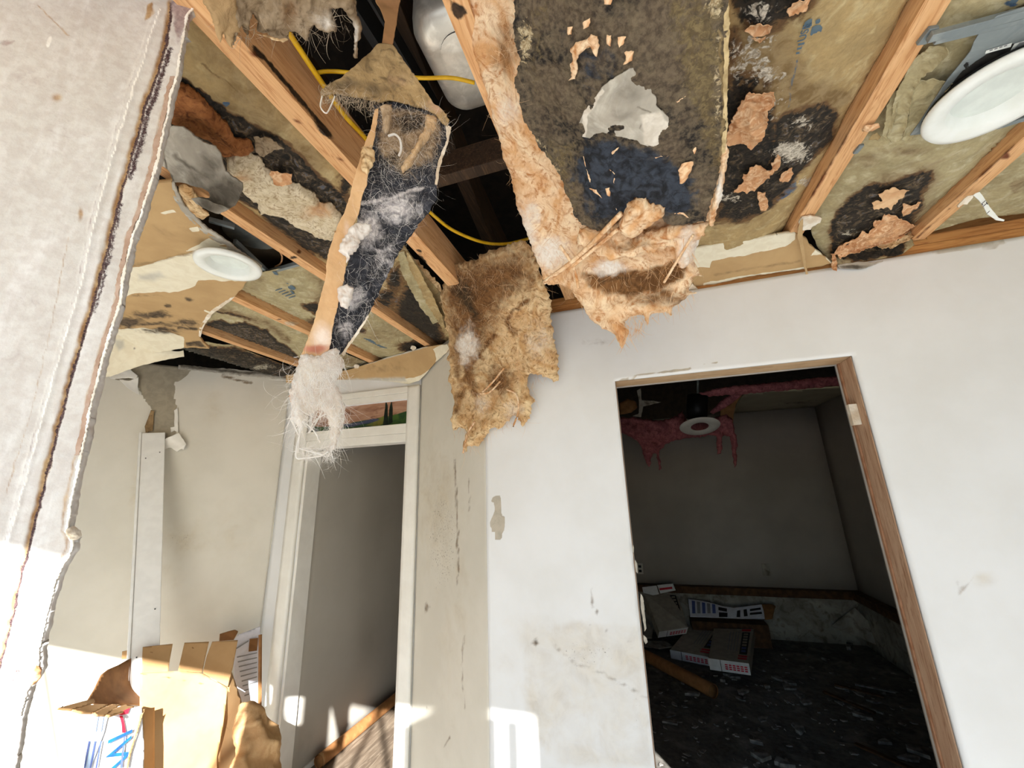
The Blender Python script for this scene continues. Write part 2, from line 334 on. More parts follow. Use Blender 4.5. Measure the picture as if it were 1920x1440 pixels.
mDRYTAN = LM('torn_drywall', (c(190, 158, 112), c(178, 146, 102)), 7, 5, .4, layers=((0, c(232, 224, 200), c(224, 214, 188), 14, .16, .06), (3, c(120, 96, 66), c(150, 124, 88), 16, .9, .3, .55), (1, c(58, 48, 38), c(96, 80, 62), 24, .9, .2, .6, .8), (2, c(196, 192, 180), c(180, 176, 164), 10, .4, .3)), rough=.8, bump=(30, .25, .003))
mGYP = PM('gypsum_core', c(240, 232, 216), .9, bump=(120, .6, .004), col2=c(214, 196, 170))
mGREYP = LM('grey_drywall_paper', (c(176, 168, 154), c(150, 143, 130), c(192, 186, 172)), 8, 6, .6, layers=((1, c(84, 78, 68), c(110, 102, 90), 18, .6, .3), (0, c(214, 206, 192), c(196, 186, 170), 20, .5, .2)), rough=.85, bump=(30, .4, .005))
def wood(name, a, b_, d, ro=.7, gr=(40, 3, 40), mold=True):
    return LM(name, (a, b_, d), 1., 6, 1.2, stretch=gr, layers=((0, c(36, 28, 20), c(70, 52, 36), 22, .8, .12, .5, 1.), (1, c(120, 66, 34), c(96, 50, 26), 30, .3, .2), (2, c(214, 196, 168), c(190, 160, 128), 26, .8, .2)), rough=ro, bump=(1, .25, .002, .5, 1))
mJOIST = wood('joist_pine', c(228, 182, 132), c(212, 160, 108), c(186, 130, 82)); mDARKW = wood('old_dark_wood', c(58, 42, 28), c(38, 28, 20), c(78, 56, 36)); mPLATE = wood('plate_pine', c(196, 142, 84), c(176, 120, 66), c(150, 96, 52), gr=(3, 40, 40))
mJAMB = wood('jamb_wood', c(206, 172, 142), c(188, 150, 120), c(158, 116, 86), gr=(30, 30, 3)); mHEAD = wood('header_wood', c(206, 176, 140), c(190, 158, 120), c(168, 134, 98), gr=(3, 30, 30))
mCASE = LM('white_casing_paint', (c(232, 229, 220), c(222, 218, 208)), 6, layers=((1, c(90, 80, 70), c(120, 110, 96), 120, 1.1, .08, .85), (0, c(190, 176, 150), c(206, 196, 176), 20, .6, .3)), rough=.45, bump=(80, .08, .001))
mGALV = LM('galvanised_steel', (c(206, 202, 192), c(176, 172, 162), c(226, 222, 212)), 6, 5, .6, rough=.36, metal=.6, bump=(12, .3, .008))
mGREYM = LM('grey_metal', (c(138, 146, 146), c(120, 128, 130), c(154, 160, 158)), 8, 5, .5, layers=((0, c(40, 40, 40), c(60, 58, 54), 20, .3, .1),), rough=.5, metal=.35, bump=(40, .1, .002))
mDARKM = PM('black_metal', c(22, 22, 23), .5, .3); mWHITEM = PM('white_trim_enamel', c(236, 238, 232), .35, col2=c(230, 232, 224)); mLENS = PM('frosted_lens', c(224, 230, 222), .5)
mYEL = PM('yellow_cable', c(214, 164, 20), .4, col2=c(236, 190, 40)); mVINYL = PM('white_vinyl', c(240, 239, 234), .35, col2=c(234, 233, 228)); mBLACK = PM('attic_black', c(16, 13, 11), .95); mROOF = PM('roof_deck', c(36, 28, 21), .95, col2=c(24, 19, 14))
mCARD = LM('cardboard', (c(182, 146, 102), c(168, 130, 86)), 5, 4, layers=((0, c(120, 84, 50), c(140, 100, 62), 12, .4, .3), (1, c(150, 112, 70), c(120, 86, 52), 20, .3, .15)), rough=.8, bump=(60, .1, .002)); mCARDD = PM('brown_cardboard_inside', c(138, 98, 58), .85, col2=c(122, 84, 48))
mBOXW = PM('white_printed_card', c(222, 224, 228), .6); mINKB = PM('blue_ink', c(30, 110, 170), .6, col2=c(36, 70, 140)); mINKP = PM('pale_blue_ink', c(150, 170, 205), .6); mINKD = PM('navy_ink', c(88, 104, 160), .6); mINKR = PM('red_ink', c(200, 40, 60), .6); mINKK = PM('black_ink', c(28, 28, 32), .6); mINKG = PM('grey_ink', c(140, 140, 140), .6); mLOGO = PM('faded_blue_ink', c(78, 100, 118), .7, col2=c(96, 112, 118))
mBAG = LM('crumpled_kraft_paper', (c(180, 142, 98), c(164, 126, 84), c(192, 158, 114)), 6, 5, .6, rough=.75, bump=(22, .5, .01))
mTUBE = PM('brown_pipe', c(170, 120, 74), .6, col2=c(150, 102, 60)); mCARTON = PM('printed_carton', c(176, 168, 152), .7, col2=c(160, 152, 136)); mCARTW = PM('carton_end_white', c(228, 226, 222), .7); mNEWS = PM('printed_sheet', c(216, 216, 222), .7)
mCONC = LM('dirty_slab', (c(104, 99, 91), c(72, 68, 62), c(140, 134, 124)), 2.2, 8, .8, rough=.9, bump=(20, .5, .01), fine=(30, .4, c(130, 126, 118)))
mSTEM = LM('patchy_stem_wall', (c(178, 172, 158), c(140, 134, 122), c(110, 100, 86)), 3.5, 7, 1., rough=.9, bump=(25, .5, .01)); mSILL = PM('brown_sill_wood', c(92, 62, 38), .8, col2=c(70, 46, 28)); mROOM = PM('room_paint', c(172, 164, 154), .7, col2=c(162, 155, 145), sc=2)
mHALL = LM('corridor_paint', (c(190, 184, 172), c(180, 174, 162)), 1.5, layers=((0, c(150, 142, 130), c(164, 156, 144), 3, .5, .4),), rough=.5); mHFLOOR = LM('worn_plank_floor', (c(128, 112, 94), c(98, 84, 70), c(150, 134, 114)), 1., 7, .8, stretch=(16, 2, 2), rough=.6, bump=(1, .4, .004, .5, 1))
mFLOOR = LM('light_screed_floor', (c(222, 220, 214), c(210, 207, 200)), 4, 5, rough=.7); mPAVE = PM('pavement', c(206, 204, 198), .9, col2=c(192, 190, 184), sc=3); mDEB = PM('plaster_chip', c(150, 146, 138), .9, col2=c(104, 100, 94)); mOUT = PM('outlet_plastic', c(210, 206, 194), .4)
mPAINTING = LM('painted_landscape', (c(150, 108, 84), c(176, 140, 116), c(120, 82, 62)), 3, 5, .8, stretch=(1, 1, 5), layers=((2, c(64, 92, 40), c(36, 66, 40), 9, .2, .12), (0, c(120, 110, 44), c(96, 104, 48), 12, .2, .12), (3, c(52, 58, 86), c(70, 74, 96), 9, .2, .12), (1, c(16, 24, 18), c(26, 36, 24), 14, .1, .08)), rough=.3)

# ------------------------------------------------------------------ the setting
ZC = 1.6+.51*S; YW = 1.65; YD = 2.145
CR, DG, LA, LB = (-.6435, YW), (-1.27, YD), (-2.343, YD), (-3.78, .488)
def safe(P):
    q = (P-EYE) @ M.T; p = proj(np.where((q[:, 2] > -.05)[:, None], EYE+np.array([0, 1., 0]), P)); p[q[:, 2] > -.05] = -9999; return p
def wall(name, a, b, z0, z1, mat, holes=(), step=.03, paints=(), thick=.0125, kind='structure', parent=None, bump=.0015, seed=0, prag=5):
    L = math.hypot(b[0]-a[0], b[1]-a[1])
    def cuts(lo, hi, ed):
        e = sorted({lo, hi, *[v for v in ed if lo < v < hi]}); o = []
        for i in range(len(e)-1): o += list(np.linspace(e[i], e[i+1], max(1, int(round((e[i+1]-e[i])/step)))+1)[:-1])
        return np.array(o+[hi])
    s_ = cuts(0, L, [v for h in holes for v in h[:2]]); z_ = cuts(z0, z1, [v for h in holes for v in h[2:]])
    X, Z = np.meshgrid(s_, z_); H, W = X.shape; idx = np.arange(H*W).reshape(H, W)
    q = np.stack([idx[:-1, :-1], idx[:-1, 1:], idx[1:, 1:], idx[1:, :-1]], -1).reshape(-1, 4)
    cx = X.ravel()[q].mean(1); cz = Z.ravel()[q].mean(1); k = np.ones(len(q), bool)
    for h in holes: k &= ~((cx > h[0]) & (cx < h[1]) & (cz > h[2]) & (cz < h[3]))
    q = q[k]; P = np.stack([a[0]+(b[0]-a[0])*X/L, a[1]+(b[1]-a[1])*X/L, Z], -1).reshape(-1, 3)
    used = np.unique(q); re = np.zeros(len(P), int); re[used] = np.arange(len(used)); P = P[used]; q = re[q]
    n = np.array([(b[1]-a[1])/L, -(b[0]-a[0])/L, 0.])
    if bump: P = P+n*(bump*fbm(P, 3, 3, seed))[:, None]
    px = safe(P); o = mesh(name, P, q, mat, parent, paint(px[:, 0], px[:, 1], paints, prag, seed), True)
    m = o.modifiers.new('thick', 'SOLIDIFY'); m.thickness = thick; m.offset = -1
    if kind: o['kind'] = kind
    return o
def zD(y, x=763): return float(onY(x, y, YD)[2])
# doorway wall: front board, back board, plates, lining boards
wp = [('b', 0, 1100, 1280, 160, 120, .30), ('b', 0, 1010, 1190, 60, 40, .38), ('b', 1, 1100, 1225, 120, 60, .67), ('b', 1, 1050, 1290, 90, 70, .6), ('b', 1, 1195, 1320, 22, 110, .66), ('p', 0, [(985, 1168), (1100, 1162), (1205, 1170), (1225, 1440), (1040, 1440), (985, 1360), (978, 1200)], 10, .40), ('l', 3, [(1090, 1165), (1215, 1215)], 3, .5),
      ('p', 2, [(922, 932), (936, 930), (939, 957), (946, 975), (943, 1010), (931, 1012), (919, 985), (921, 968), (931, 960)], 1.5, 1.), ('l', 3, [(1040, 1210), (1075, 1240), (1130, 1262), (1215, 1308)], 9, .5),
      ('l', 3, [(1106, 1104), (1112, 1130), (1118, 1150)], 6, .7), ('b', 3, 1002, 1205, 8, 7, .8), ('l', 3, [(1790, 1090), (1800, 1110), (1830, 1075)], 7, .6), ('b', 0, 1845, 1085, 24, 16, .5), ('b', 3, 1120, 640, 40, 8, .4),
      ('p', 2, [(1585, 480), (1700, 463), (1880, 444), (1900, 452), (1870, 470), (1710, 482), (1600, 498)], 3, .52), ('b', 0, 1300, 560, 400, 60, .12), ('l', 2, [(1160, 712), (1290, 690), (1345, 678)], 6, .8), ('b', 3, 1145, 480, 4, 3, .5), ('b', 3, 945, 540, 30, 14, .5)]
DH = (-.06+.6435, .770+.6435, -.1, 2.032)
wall('wall_back', CR, (3.0, YW), 0, 2.385, mWALL, [DH], .015, wp, .013)
wall('wall_back_inner', (-.78, 1.778), (3.0, 1.778), 0, 2.44, mROOM, [(.72, 1.547, -.1, 2.032)], .3, (), .012)
mb = MB().box((-.64, 1.664, 2.386), (3., 1.765, 2.424)).box((-.64, 1.667, 2.425), (3., 1.765, 2.462)); tag(mb.go('top_plate', mPLATE, bev=.003), 'doubled pine top plate showing above the doorway wall at right', 'timber')
tag(MB().box((1.085, 1.70, 2.463), (1.50, 1.738, 2.60)).go('rim_blocking', mPLATE, bev=.002), 'pine blocking board standing on the top plate beside the rightmost joist', 'timber')
for a_, b_ in ((-.60, -.2), (.9, 1.4)): pass
d1 = MB().box((-.62, 1.664, 0), (-.585, 1.764, 2.385)).go('trim_1', mPLATE); d1['kind'] = 'structure'
fr = thing('doorway_lining', (.355, 1.71, 0), 'bare wood lining boards around the open doorway in the white wall', 'door frame')
MB().box((-.062, 1.6635, 2.032), (.775, 1.764, 2.07)).go('header_board', mHEAD, fr, .002)
MB().box((.768, 1.6635, 0), (.80, 1.750, 2.032)).go('jamb_board', mJAMB, fr, .003)
MB().box((.764, 1.751, 0), (.80, 1.7655, 2.032)).go('jamb_strip', PM('dark_jamb_strip', c(150, 104, 74), .8, col2=c(176, 132, 100)), fr, .002)
MB().box((-.09, 1.6635, 0), (-.0605, 1.764, 2.032)).go('jamb_board', mJAMB, fr, .003)
tag(MB().box((.742, 1.70, 1.79), (.767, 1.722, 1.865)).go('shim', mGYP, bev=.001), 'small pale shim stuck to the right jamb of the doorway', 'shim')
tj = thing('torn_jamb_paper', (-.065, YW, 1.1), 'ragged torn drywall paper along the left edge of the doorway opening', 'drywall edge')
for i, p in enumerate(([(1201, 1112), (1206, 1120), (1209, 1150), (1212, 1178), (1209, 1184), (1205, 1160), (1201, 1135)], [(1206, 1190), (1212, 1196), (1214, 1204), (1210, 1208), (1206, 1200)], [(1190, 1050), (1194, 1056), (1196, 1075), (1192, 1072)], [(1186, 1020), (1189, 1026), (1188, 1038), (1186, 1034)])): sheet('torn_flap', p, sY(YW-.01), mGREYP, tj, 1.2, .003, (.004, 40), 3, None, .8, 0, 300+i)
# angled wall right, door wall, angled wall left
sp_ = [('b', 1, 830, 1010, 60, 190, .66), ('b', 1, 812, 900, 30, 60, .6), ('b', 0, 820, 940, 50, 120, .45), ('b', 0, 850, 1150, 40, 260, .3), ('l', 3, [(853, 860), (858, 1000), (860, 1100)], 5, .7), ('l', 3, [(880, 900), (878, 960)], 4, .6), ('l', 3, [(870, 1190), (866, 1260), (872, 1330)], 5, .6), ('l', 3, [(845, 1380), (830, 1400)], 5, .6), ('b', 3, 800, 1140, 5, 12, .7), ('b', 3, 800, 1330, 4, 5, .7), ('l', 2, [(888, 870), (893, 1440)], 7, .25), ('b', 1, 880, 1300, 14, 90, .55), ('l', 2, [(785, 712), (840, 652)], 8, .0)]
wall('wall_angled_right', DG, CR, 0, ZC, mDINGSHADE, (), .02, sp_, .1, seed=3)
zt = zD(727)
wall('wall_door_side', LA, DG, 0, ZC, mWALL, [(2.343-2.137, 2.343-1.356, -.1, zD(748))], .03, [('b', 0, 700, 700, 90, 18, .3)], .1, seed=4)
lp = [('b', 1, 340, 1010, 60, 34, .62), ('b', 1, 400, 1035, 50, 40, .5), ('b', 0, 345, 1015, 60, 40, .38), ('b', 0, 265, 930, 22, 60, .42), ('b', 0, 430, 990, 70, 60, .26), ('b', 0, 300, 1080, 50, 40, .25), ('l', 0, [(540, 780), (530, 960), (510, 1200)], 20, .3), ('b', 0, 400, 760, 20, 40, .3), ('l', 3, [(415, 706), (440, 712), (470, 716)], 6, .75), ('l', 3, [(355, 690), (430, 702), (545, 712)], 5, .5), ('b', 1, 510, 815, 12, 30, .5),
      ('p', 2, [(240, 690), (262, 672), (350, 660), (363, 690), (342, 712), (326, 716), (328, 742), (333, 762), (334, 800), (331, 818), (300, 835), (276, 812), (272, 805), (286, 770), (270, 745), (257, 725), (258, 712), (226, 716), (208, 704)], 1.5, .98)]
wall('wall_left', LB, LA, 0, ZC, mDINGSHADE, (), .013, lp, .1, seed=5)
wall('wall_far_left', (-3.78, -1.19), LB, 0, ZC, mWALL, (), .2, (), .1)
# door frame with transom
dr = bpy.data.objects.new('door_1', None); COL.objects.link(dr); dr.location = (-1.75, YD, 0); dr['kind'] = 'structure'
X0, X1 = -2.137, -1.356; zo, zr, z1b, z1t, zh = zD(828), zD(812), zD(798), zD(748), zD(727)
pc = [('b', 1, 775, 1000, 12, 320, .62), ('b', 0, 775, 1240, 9, 200, .3)]
for nm, lo, hi in (('casing', (X1, YD-.02, 0), (-1.272, YD+.003, zh+.005)), ('casing', (-2.226, YD-.02, 0), (X0, YD+.003, zh))):
    o = wall(nm, (lo[0], lo[1]), (hi[0], lo[1]), lo[2], hi[2], mCASE, (), .02, pc, .022, None, dr, 0)
MB().box((X0, YD-.018, zh-.035), (X1, YD+.01, zh+.004)).box((X0, YD-.010, z1t), (X1, YD+.01, zh-.036)).go('head_trim', mCASE, dr, .002)
MB().box((X0, YD-.012, zr), (X1, YD+.05, z1b)).box((X0, YD-.004, zo), (X1, YD+.10, zr-.001)).box((X0, YD-.016, z1b), (X1, YD+.0, z1b+.012)).go('transom_rail', mCASE, dr, .002)
MB().box((X0, YD+.005, 0), (X0+.016, YD+.125, zo)).go('jamb', mCASE, dr, .002); MB().box((X1-.012, YD+.005, 0), (X1, YD+.125, zo)).go('jamb', mCASE, dr, .002)
pt = thing('landscape_panel', (-1.74, YD+.03, z1b), 'long painted landscape panel with cypress trees set in the transom', 'painting')
ty = YD+.028
P4 = [(573, 815), (573, 755), (650, 735), (765, 745), (765, 799)]
sheet('painted_board', [(565, 820), (565, 740), (766, 742), (766, 802)], sY(ty), mPAINTING, pt, 1.6, .006, (0, 1), paints=[
    ('p', 2, [(565, 798), (600, 800), (640, 797), (690, 786), (730, 780), (765, 770), (765, 803), (565, 822)], 3, .95), ('p', 0, [(684, 798), (706, 786), (722, 778), (728, 788), (712, 799)], 3, .9), ('p', 3, [(640, 796), (676, 791), (700, 783), (714, 786), (690, 794), (650, 802)], 2.5, .9),
    ('p', 1, [(719, 799), (722, 760), (724, 750), (727, 760), (729, 797)], 1.2, 1), ('p', 1, [(729, 797), (731, 762), (735, 750), (737, 765), (737, 792)], 1.2, 1), ('p', 1, [(565, 800), (590, 800), (600, 814), (565, 822)], 4, .9)], prag=2)
# corridor
wall('wall_corridor_left', (X0, 2.25), (X0, 6.0), 0, 2.44, mHALL, (), .08, [('b', 0, 560, 1380, 30, 50, .6), ('b', 0, 700, 1200, 60, 60, .3)], .05)
wall('wall_corridor_end', (X0, 6.), (-1.1, 6.), 0, 2.44, mHALL, (), .5, (), .05); wall('wall_corridor_right', (-1.1, 6.), (-1.1, 2.25), 0, 2.44, mHALL, (), .5, (), .05)
MB().box((X0, 2.245, 2.44), (-1.1, 6., 2.46)).go('ceiling_corridor', mROOM, kind='structure')
MB().box((X0, 2.145, -.02), (-1.1, 6., .0)).go('floor_corridor', mHFLOOR, kind='structure')
# back room
wall('wall_room_far', (-1.2, 5.39), (2.2, 5.39), .49, 2.44, mROOM, (), .3, (), .05); wall('wall_room_right', (2.02, 5.5), (2.02, 1.7), .49, 2.44, mROOM, (), .3, (), .05); wall('wall_room_left', (-1.05, 2.1), (-1.05, 5.39), 0, 2.44, mROOM, (), .3, (), .02)
wall('wall_stem_far', (-1.2, 5.34), (2.15, 5.34), 0, .42, mSTEM, (), .1, (), .05, bump=.006); wall('wall_stem_right', (1.97, 5.45), (1.97, 1.72), 0, .42, mSTEM, (), .1, (), .05, bump=.006)
MB().box((-1.1, 5.30, .418), (2.06, 5.43, .493)).go('trim_2', mSILL, bev=.004, kind='structure'); MB().box((1.93, 1.79, .418), (2.06, 5.36, .494)).go('trim_3', mSILL, bev=.004, kind='structure')
MB().box((-.9, 1.77, -.06), (2.15, 5.55, -.0)).go('floor_room', mCONC, kind='structure')
sheet('ceiling_room', [(1384, 752), (1398, 738), (1590, 725), (1700, 700), (1700, 780), (1530, 763), (1376, 776)], sZ(2.44), LM('room_ceiling', (c(170, 162, 140), c(158, 150, 128)), 4, layers=((1, c(80, 72, 58), c(100, 92, 74), 20, .8, .2),), rough=.8), None, 5, .012, (0, 1), paints=[('l', 1, [(1460, 758), (1530, 752)], 7, .6)], kind='structure')
for nm, y, mt in (('trim_4', 3.36, mPLATE),): MB().box((-.15, y, 2.42), (2.02, y+.04, 2.56)).go(nm, mt, kind='structure')
# front floor, outside, shell above and behind
MB().box((-3.9, -1.3, -.08), (3.1, YW+.02, 0)).go('floor', mFLOOR, kind='structure')
MB().box((-2.5, YW, -.08), (-.5, YD, -.001)).go('floor_alcove', mFLOOR, kind='structure')
MB().box((-14, -16, -.2), (14, -1.3, -.1)).go('ground_outside', mPAVE, kind='structure')
wall('wall_right', (3.0, YW), (3.0, -1.19), 0, ZC, mWALL, (), .3, (), .1)
def rx(u): return u*S
MB().box((-3.9, -1.19, 2.372), (3.1, -1.05, 3.4)).go('wall_front_header', mWALL, kind='structure')
MB().box((rx(.50), -1.16, 0), (rx(.60), -1.08, 2.372)).go('sun_block_post', mWALL, kind='structure')  # unseen post added behind the camera to block sun
MB().add([(rx(.40), -1.16, 0), (rx(.50), -1.16, 0), (rx(.50), -1.16, 2.34), (rx(.40), -1.16, 2.27), (rx(.40), -1.13, 0), (rx(.50), -1.13, 0), (rx(.50), -1.13, 2.34), (rx(.40), -1.13, 2.27)], [(0, 1, 2, 3), (7, 6, 5, 4), (0, 3, 7, 4), (1, 5, 6, 2), (3, 2, 6, 7), (0, 4, 5, 1)]).go('sun_block_panel', mWALL, kind='structure')  # added unseen panel, its sloped top shapes a sunlit patch
MB().box((rx(.60), -1.16, 0), (rx(.643), -1.13, 2.33)).box((rx(.643), -1.16, 0), (rx(.668), -1.13, 2.17)).box((rx(.668), -1.16, 0), (rx(.695), -1.13, 2.33)).go('sun_block_slots', mWALL, kind='structure')  # added unseen boards, slotted to shape the sun patch on the doorway wall
MB().box((rx(.737), -1.16, 0), (rx(1.20), -1.1, 2.372)).go('sun_block_pier', mWALL, kind='structure')  # added unseen pier keeping sun off the wall left of the doorway
mb = MB()
for x0 in np.arange(-1.75, .4, .62):
    mb.beam((x0, -1.12, 1.55), (x0+.31, -1.12, 2.34), .022, .02, (0, 1, 0)); mb.beam((x0+.62, -1.12, 1.55), (x0+.31, -1.12, 2.34), .022, .02, (0, 1, 0))
mb.box((-1.75, -1.13, 1.53), (.62, -1.11, 1.55)).go('sun_block_lattice', mDARKM, kind='structure')  # unseen lattice added to cast slanted bar shadows into the sun patches
MB().box((-3.9, -1.19, 0), (-1.75, -1.05, 2.372)).go('wall_front', mWALL, kind='structure')
MB().box((-3.9, -1.19, 3.4), (3.1, 6.1, 3.45)).go('roof_deck', mROOF, kind='structure')
for lo, hi in (((-3.95, -1.19, ZC+.15), (-3.9, 6.1, 3.4)), ((3.05, -1.19, ZC+.15), (3.1, 6.1, 3.4)), ((-3.9, 6.05, ZC), (3.1, 6.1, 3.4))): MB().box(lo, hi).go('attic_wall', mROOF, kind='structure')

# near partition with the torn edge
NA = (-.675, .3085); NB = (NA[0]-.8*.36, NA[1]-.6*.36)
edge = [(352, 30), (347, 60), (340, 100), (333, 145), (322, 180), (316, 215), (308, 250), (298, 300), (287, 340), (276, 370), (267, 404), (250, 446), (240, 490), (233, 525), (227, 567), (210, 621), (196, 667), (187, 708), (171, 767), (165, 808), (154, 854), (146, 892), (137, 933), (127, 996), (138, 1012), (138, 1030), (118, 1062), (105, 1089), (94, 1130), (86, 1162), (75, 1216), (76, 1255), (54, 1293), (40, 1340), (32, 1376), (24, 1437), (0, 1560), (-14, 1620)]
bead = [(320, 7), (307, 87), (287, 150), (267, 200), (257, 250), (233, 327), (217, 383), (208, 425), (187, 508), (167, 583), (142, 667), (121, 742), (104, 808), (92, 858), (71, 942), (58, 992), (38, 1069), (19, 1159), (2, 1226), (-30, 1330)]
ridge = [(300, 20), (262, 130), (225, 250), (177, 417), (154, 533), (121, 642), (83, 775), (62, 854), (37, 942), (10, 1040)]
bs = lambda k, dx=0: [(x*k+dx, y) for x, y in bead]
npaint = [('l', 0, bead, 11, 1.), ('l', 1, [(x+7, y) for x, y in bead], 11, .55), ('l', 1, [(x+3, y) for x, y in bead], 9, .95), ('l', 1, [(x+12, y+6) for x, y in bead[1:6]], 18, .82), ('l', 1, [(x+10, y) for x, y in bead[6:10]], 15, .74), ('l', 0, [(x-12, y) for x, y in edge[4:]], 8, .62), ('l', 2, ridge, 3, 1.), ('l', 2, [(x-12, y) for x, y in ridge], 12, .45), ('l', 3, [(x-8, y) for x, y in ridge], 4, .7), ('p', 3, [(318, 0), (372, -5), (345, 60), (335, 90), (325, 60)], 6, .95), ('p', 1, [(322, 0), (365, -5), (345, 50), (330, 60)], 6, .7),
          ('p', 0, [(275, 10), (285, 0), (290, 25), (272, 40)], 3, .9), ('l', 0, [(70, 10), (100, 40), (128, 66)], 4, .6), ('b', 0, 105, 183, 12, 10, .62), ('b', 0, 150, 402, 6, 14, .7), ('b', 3, 10, 82, 22, 8, .8), ('b', 3, 50, 150, 50, 40, .5), ('b', 3, 120, 260, 60, 50, .45), ('b', 3, 60, 550, 40, 50, .5), ('b', 3, 30, 680, 40, 60, .42), ('l', 0, [(128, 445), (95, 620), (50, 800), (10, 930)], 4, .55), ('l', 3, [(215, 30), (278, 72)], 4, .6), ('l', 3, [(77, 370), (140, 398)], 3, .6), ('l', 3, [(60, 120), (170, 210)], 3, .55), ('l', 3, [(150, 250), (178, 262)], 3, .6), ('l', 2, [(90, 85), (95, 72)], 8, .9), ('b', 1, 25, 1260, 40, 50, .58), ('b', 1, 0, 1330, 30, 60, .5)]
near_s = sP(NA, NB)
npts = [(420, -120), (404, -30), (388, 0), (365, 14)]+edge+[(-110, 1620), (-110, -120)]
def near_sf(x, y):
    P = near_s(x, y); d, _, _ = nearest(x, y, bead, False); d2, _, _ = nearest(x, y, ridge, False)
    n = np.array([.6, -.8, 0]); P = P+n*(.0016*np.exp(-(d2/5)**2)-.0025*np.exp(-(d/5)**2))[..., None]; return P
sheet('wall_partition', npts, near_sf, mNEAR, None, 3.2, .012, (.0012, 25), 4, npaint, 2.2, 4, 9, kind='structure')
_in = lambda t, o=0.: (NA[0]-.8*t+.6*o, NA[1]-.6*t-.8*o)
wall('wall_partition_end', NB, _in(.085, -.003), 0, ZC, mNEAR, [(.36-.279, .36-.213, 1.455, 1.60)], .05, (), .012)  # out-of-view slot cut to let a sun patch reach the corridor wall
wall('wall_partition_low', _in(.0), NB, 0, 1.30, mNEAR, (), .05, (), .012) if 0 else MB().prism([(*_in(.012, -.004), 0), (*_in(.36, -.004), 0), (*_in(.36, -.016), 0), (*_in(.012, -.016), 0)], (0, 0, 1.30)).go('wall_partition_low', mNEAR, kind='structure')
E_ = [p for p in [(404, -20), (388, 0), (365, 14)]+edge[:34]]
te = thing('torn_gypsum_edge', onP(60, 1280, NA, NB), 'ragged white torn gypsum edge running down the near partition wall', 'drywall edge')
_sf = lambda x, y: near_s(x, y)+np.array([.6, -.8, 0])*.003
sheet('gypsum_rim', [(x+1.6, y+1) for x, y in E_]+[(x-3, y+1) for x, y in E_[::-1]], _sf, PM('bright_gypsum', c(250, 246, 238), .9, col2=c(232, 222, 206)), te, 1.3, .002, (.0025, 40), 4, None, 2.4, 0, 3, rstep=2.5)
sheet('torn_paper_band', [(x-4, y) for x, y in E_[6:24]]+[(x-13, y) for x, y in E_[6:24][::-1]], lambda x, y: near_s(x, y)+np.array([.6, -.8, 0])*.0015, LM('pinkish_torn_paper', (c(192, 166, 148), c(172, 140, 118)), 30, rough=.9, bump=(80, .5, .003)), te, 2.5, .001, (.002, 60), 3, None, 3, 0, 4)
tuft('gypsum_lump', [(130, 992), (140, 986), (152, 994), (154, 1006), (143, 1013), (132, 1008)], _sf, mGYP, te, 1.5, .008, (.004, 120), 2)
tuft('paper_curl', [(74, 1240), (80, 1255), (76, 1275), (62, 1285), (66, 1262)], _sf, mTPAPER, te, 1.5, .006, (.004, 120), 2)

# ------------------------------------------------------------------ joists
def joist(x0, x1, y0, y1, label, paints=(), z0=ZC, h=.14, mat=None, tilt=0):
    ny, nz, nx = int((y1-y0)/.02), 8, 3; V = []; Fc = []
    ring = [(x0+(x1-x0)*i/nx, z0) for i in range(nx)]+[(x1, z0+h*i/nz) for i in range(nz)]+[(x1-(x1-x0)*i/nx, z0+h) for i in range(nx)]+[(x0, z0+h-h*i/nz) for i in range(nz)]
    k = len(ring)
    P = np.array([[x, y0+(y1-y0)*j/ny, z] for j in range(ny+1) for x, z in ring]); P[:, 0] += .0025*vnoise(P*np.array([0, 2., 9]), 3); P[:, 2] += .002*vnoise(P*np.array([20, 3., 0]), 4)
    q = np.array([(j*k+i, j*k+(i+1) % k, (j+1)*k+(i+1) % k, (j+1)*k+i) for j in range(ny) for i in range(k)])
    px = safe(P); o = mesh('ceiling_joist', P, q, mat or mJOIST, None, paint(px[:, 0], px[:, 1], paints, 3), False)
    return tag(o, label, 'joist')
joist(-.686, -.632, -1.0, 2.05, 'knotty pine ceiling joist with dark mouldy lip along the left edge of the black hole', [('l', 0, [(478, 85), (530, 150), (585, 215), (615, 262)], 9, .95), ('l', 0, [(560, 190), (640, 268)], 6, .8), ('b', 1, 472, 98, 9, 8, 1.), ('b', 1, 555, 222, 7, 8, .95), ('b', 1, 637, 293, 7, 6, .9), ('l', 0, [(470, 88), (476, 104)], 3, 1.), ('l', 0, [(785, 470), (800, 500)], 8, .9)])
joist(-1.132, -1.09, -1.0, 2.35, 'pine joist left of the knotty one, running behind the curled grey flap', [('b', 1, 560, 470, 6, 5, .9), ('b', 0, 550, 482, 9, 5, .8), ('l', 1, [(700, 590), (712, 600), (725, 612)], 4, .8)])
joist(-1.617, -1.572, -1.0, 2.35, 'third pine joist from the black hole, over the transom', [('b', 2, 545, 607, 16, 4, .9), ('b', 0, 522, 598, 5, 4, .8)])
joist(-2.10, -2.055, -1.0, 2.35, 'leftmost visible pine joist over the black mouldy batt', [('l', 0, [(440, 648), (480, 668)], 5, .7)])
joist(-.2425, -.200, -1.0, 1.655, 'pine joist with black smears beside the metal duct', [('l', 0, [(850, 0), (853, 38)], 8, 1.), ('l', 0, [(866, 0), (872, 40)], 6, 1.), ('b', 0, 876, 58, 3, 4, 1.), ('l', 0, [(836, 0), (846, 20)], 7, .7)])
joist(.192, .235, -1.0, 1.655, 'pine joist hidden behind the big hanging batt', [])
joist(.589, .636, -1.0, 1.66, 'pine joist between the hanging batt and the round ceiling light', [('l', 1, [(1730, 0), (1640, 160), (1560, 300), (1500, 410)], 7, .75), ('b', 0, 1626, 242, 10, 5, .9)])
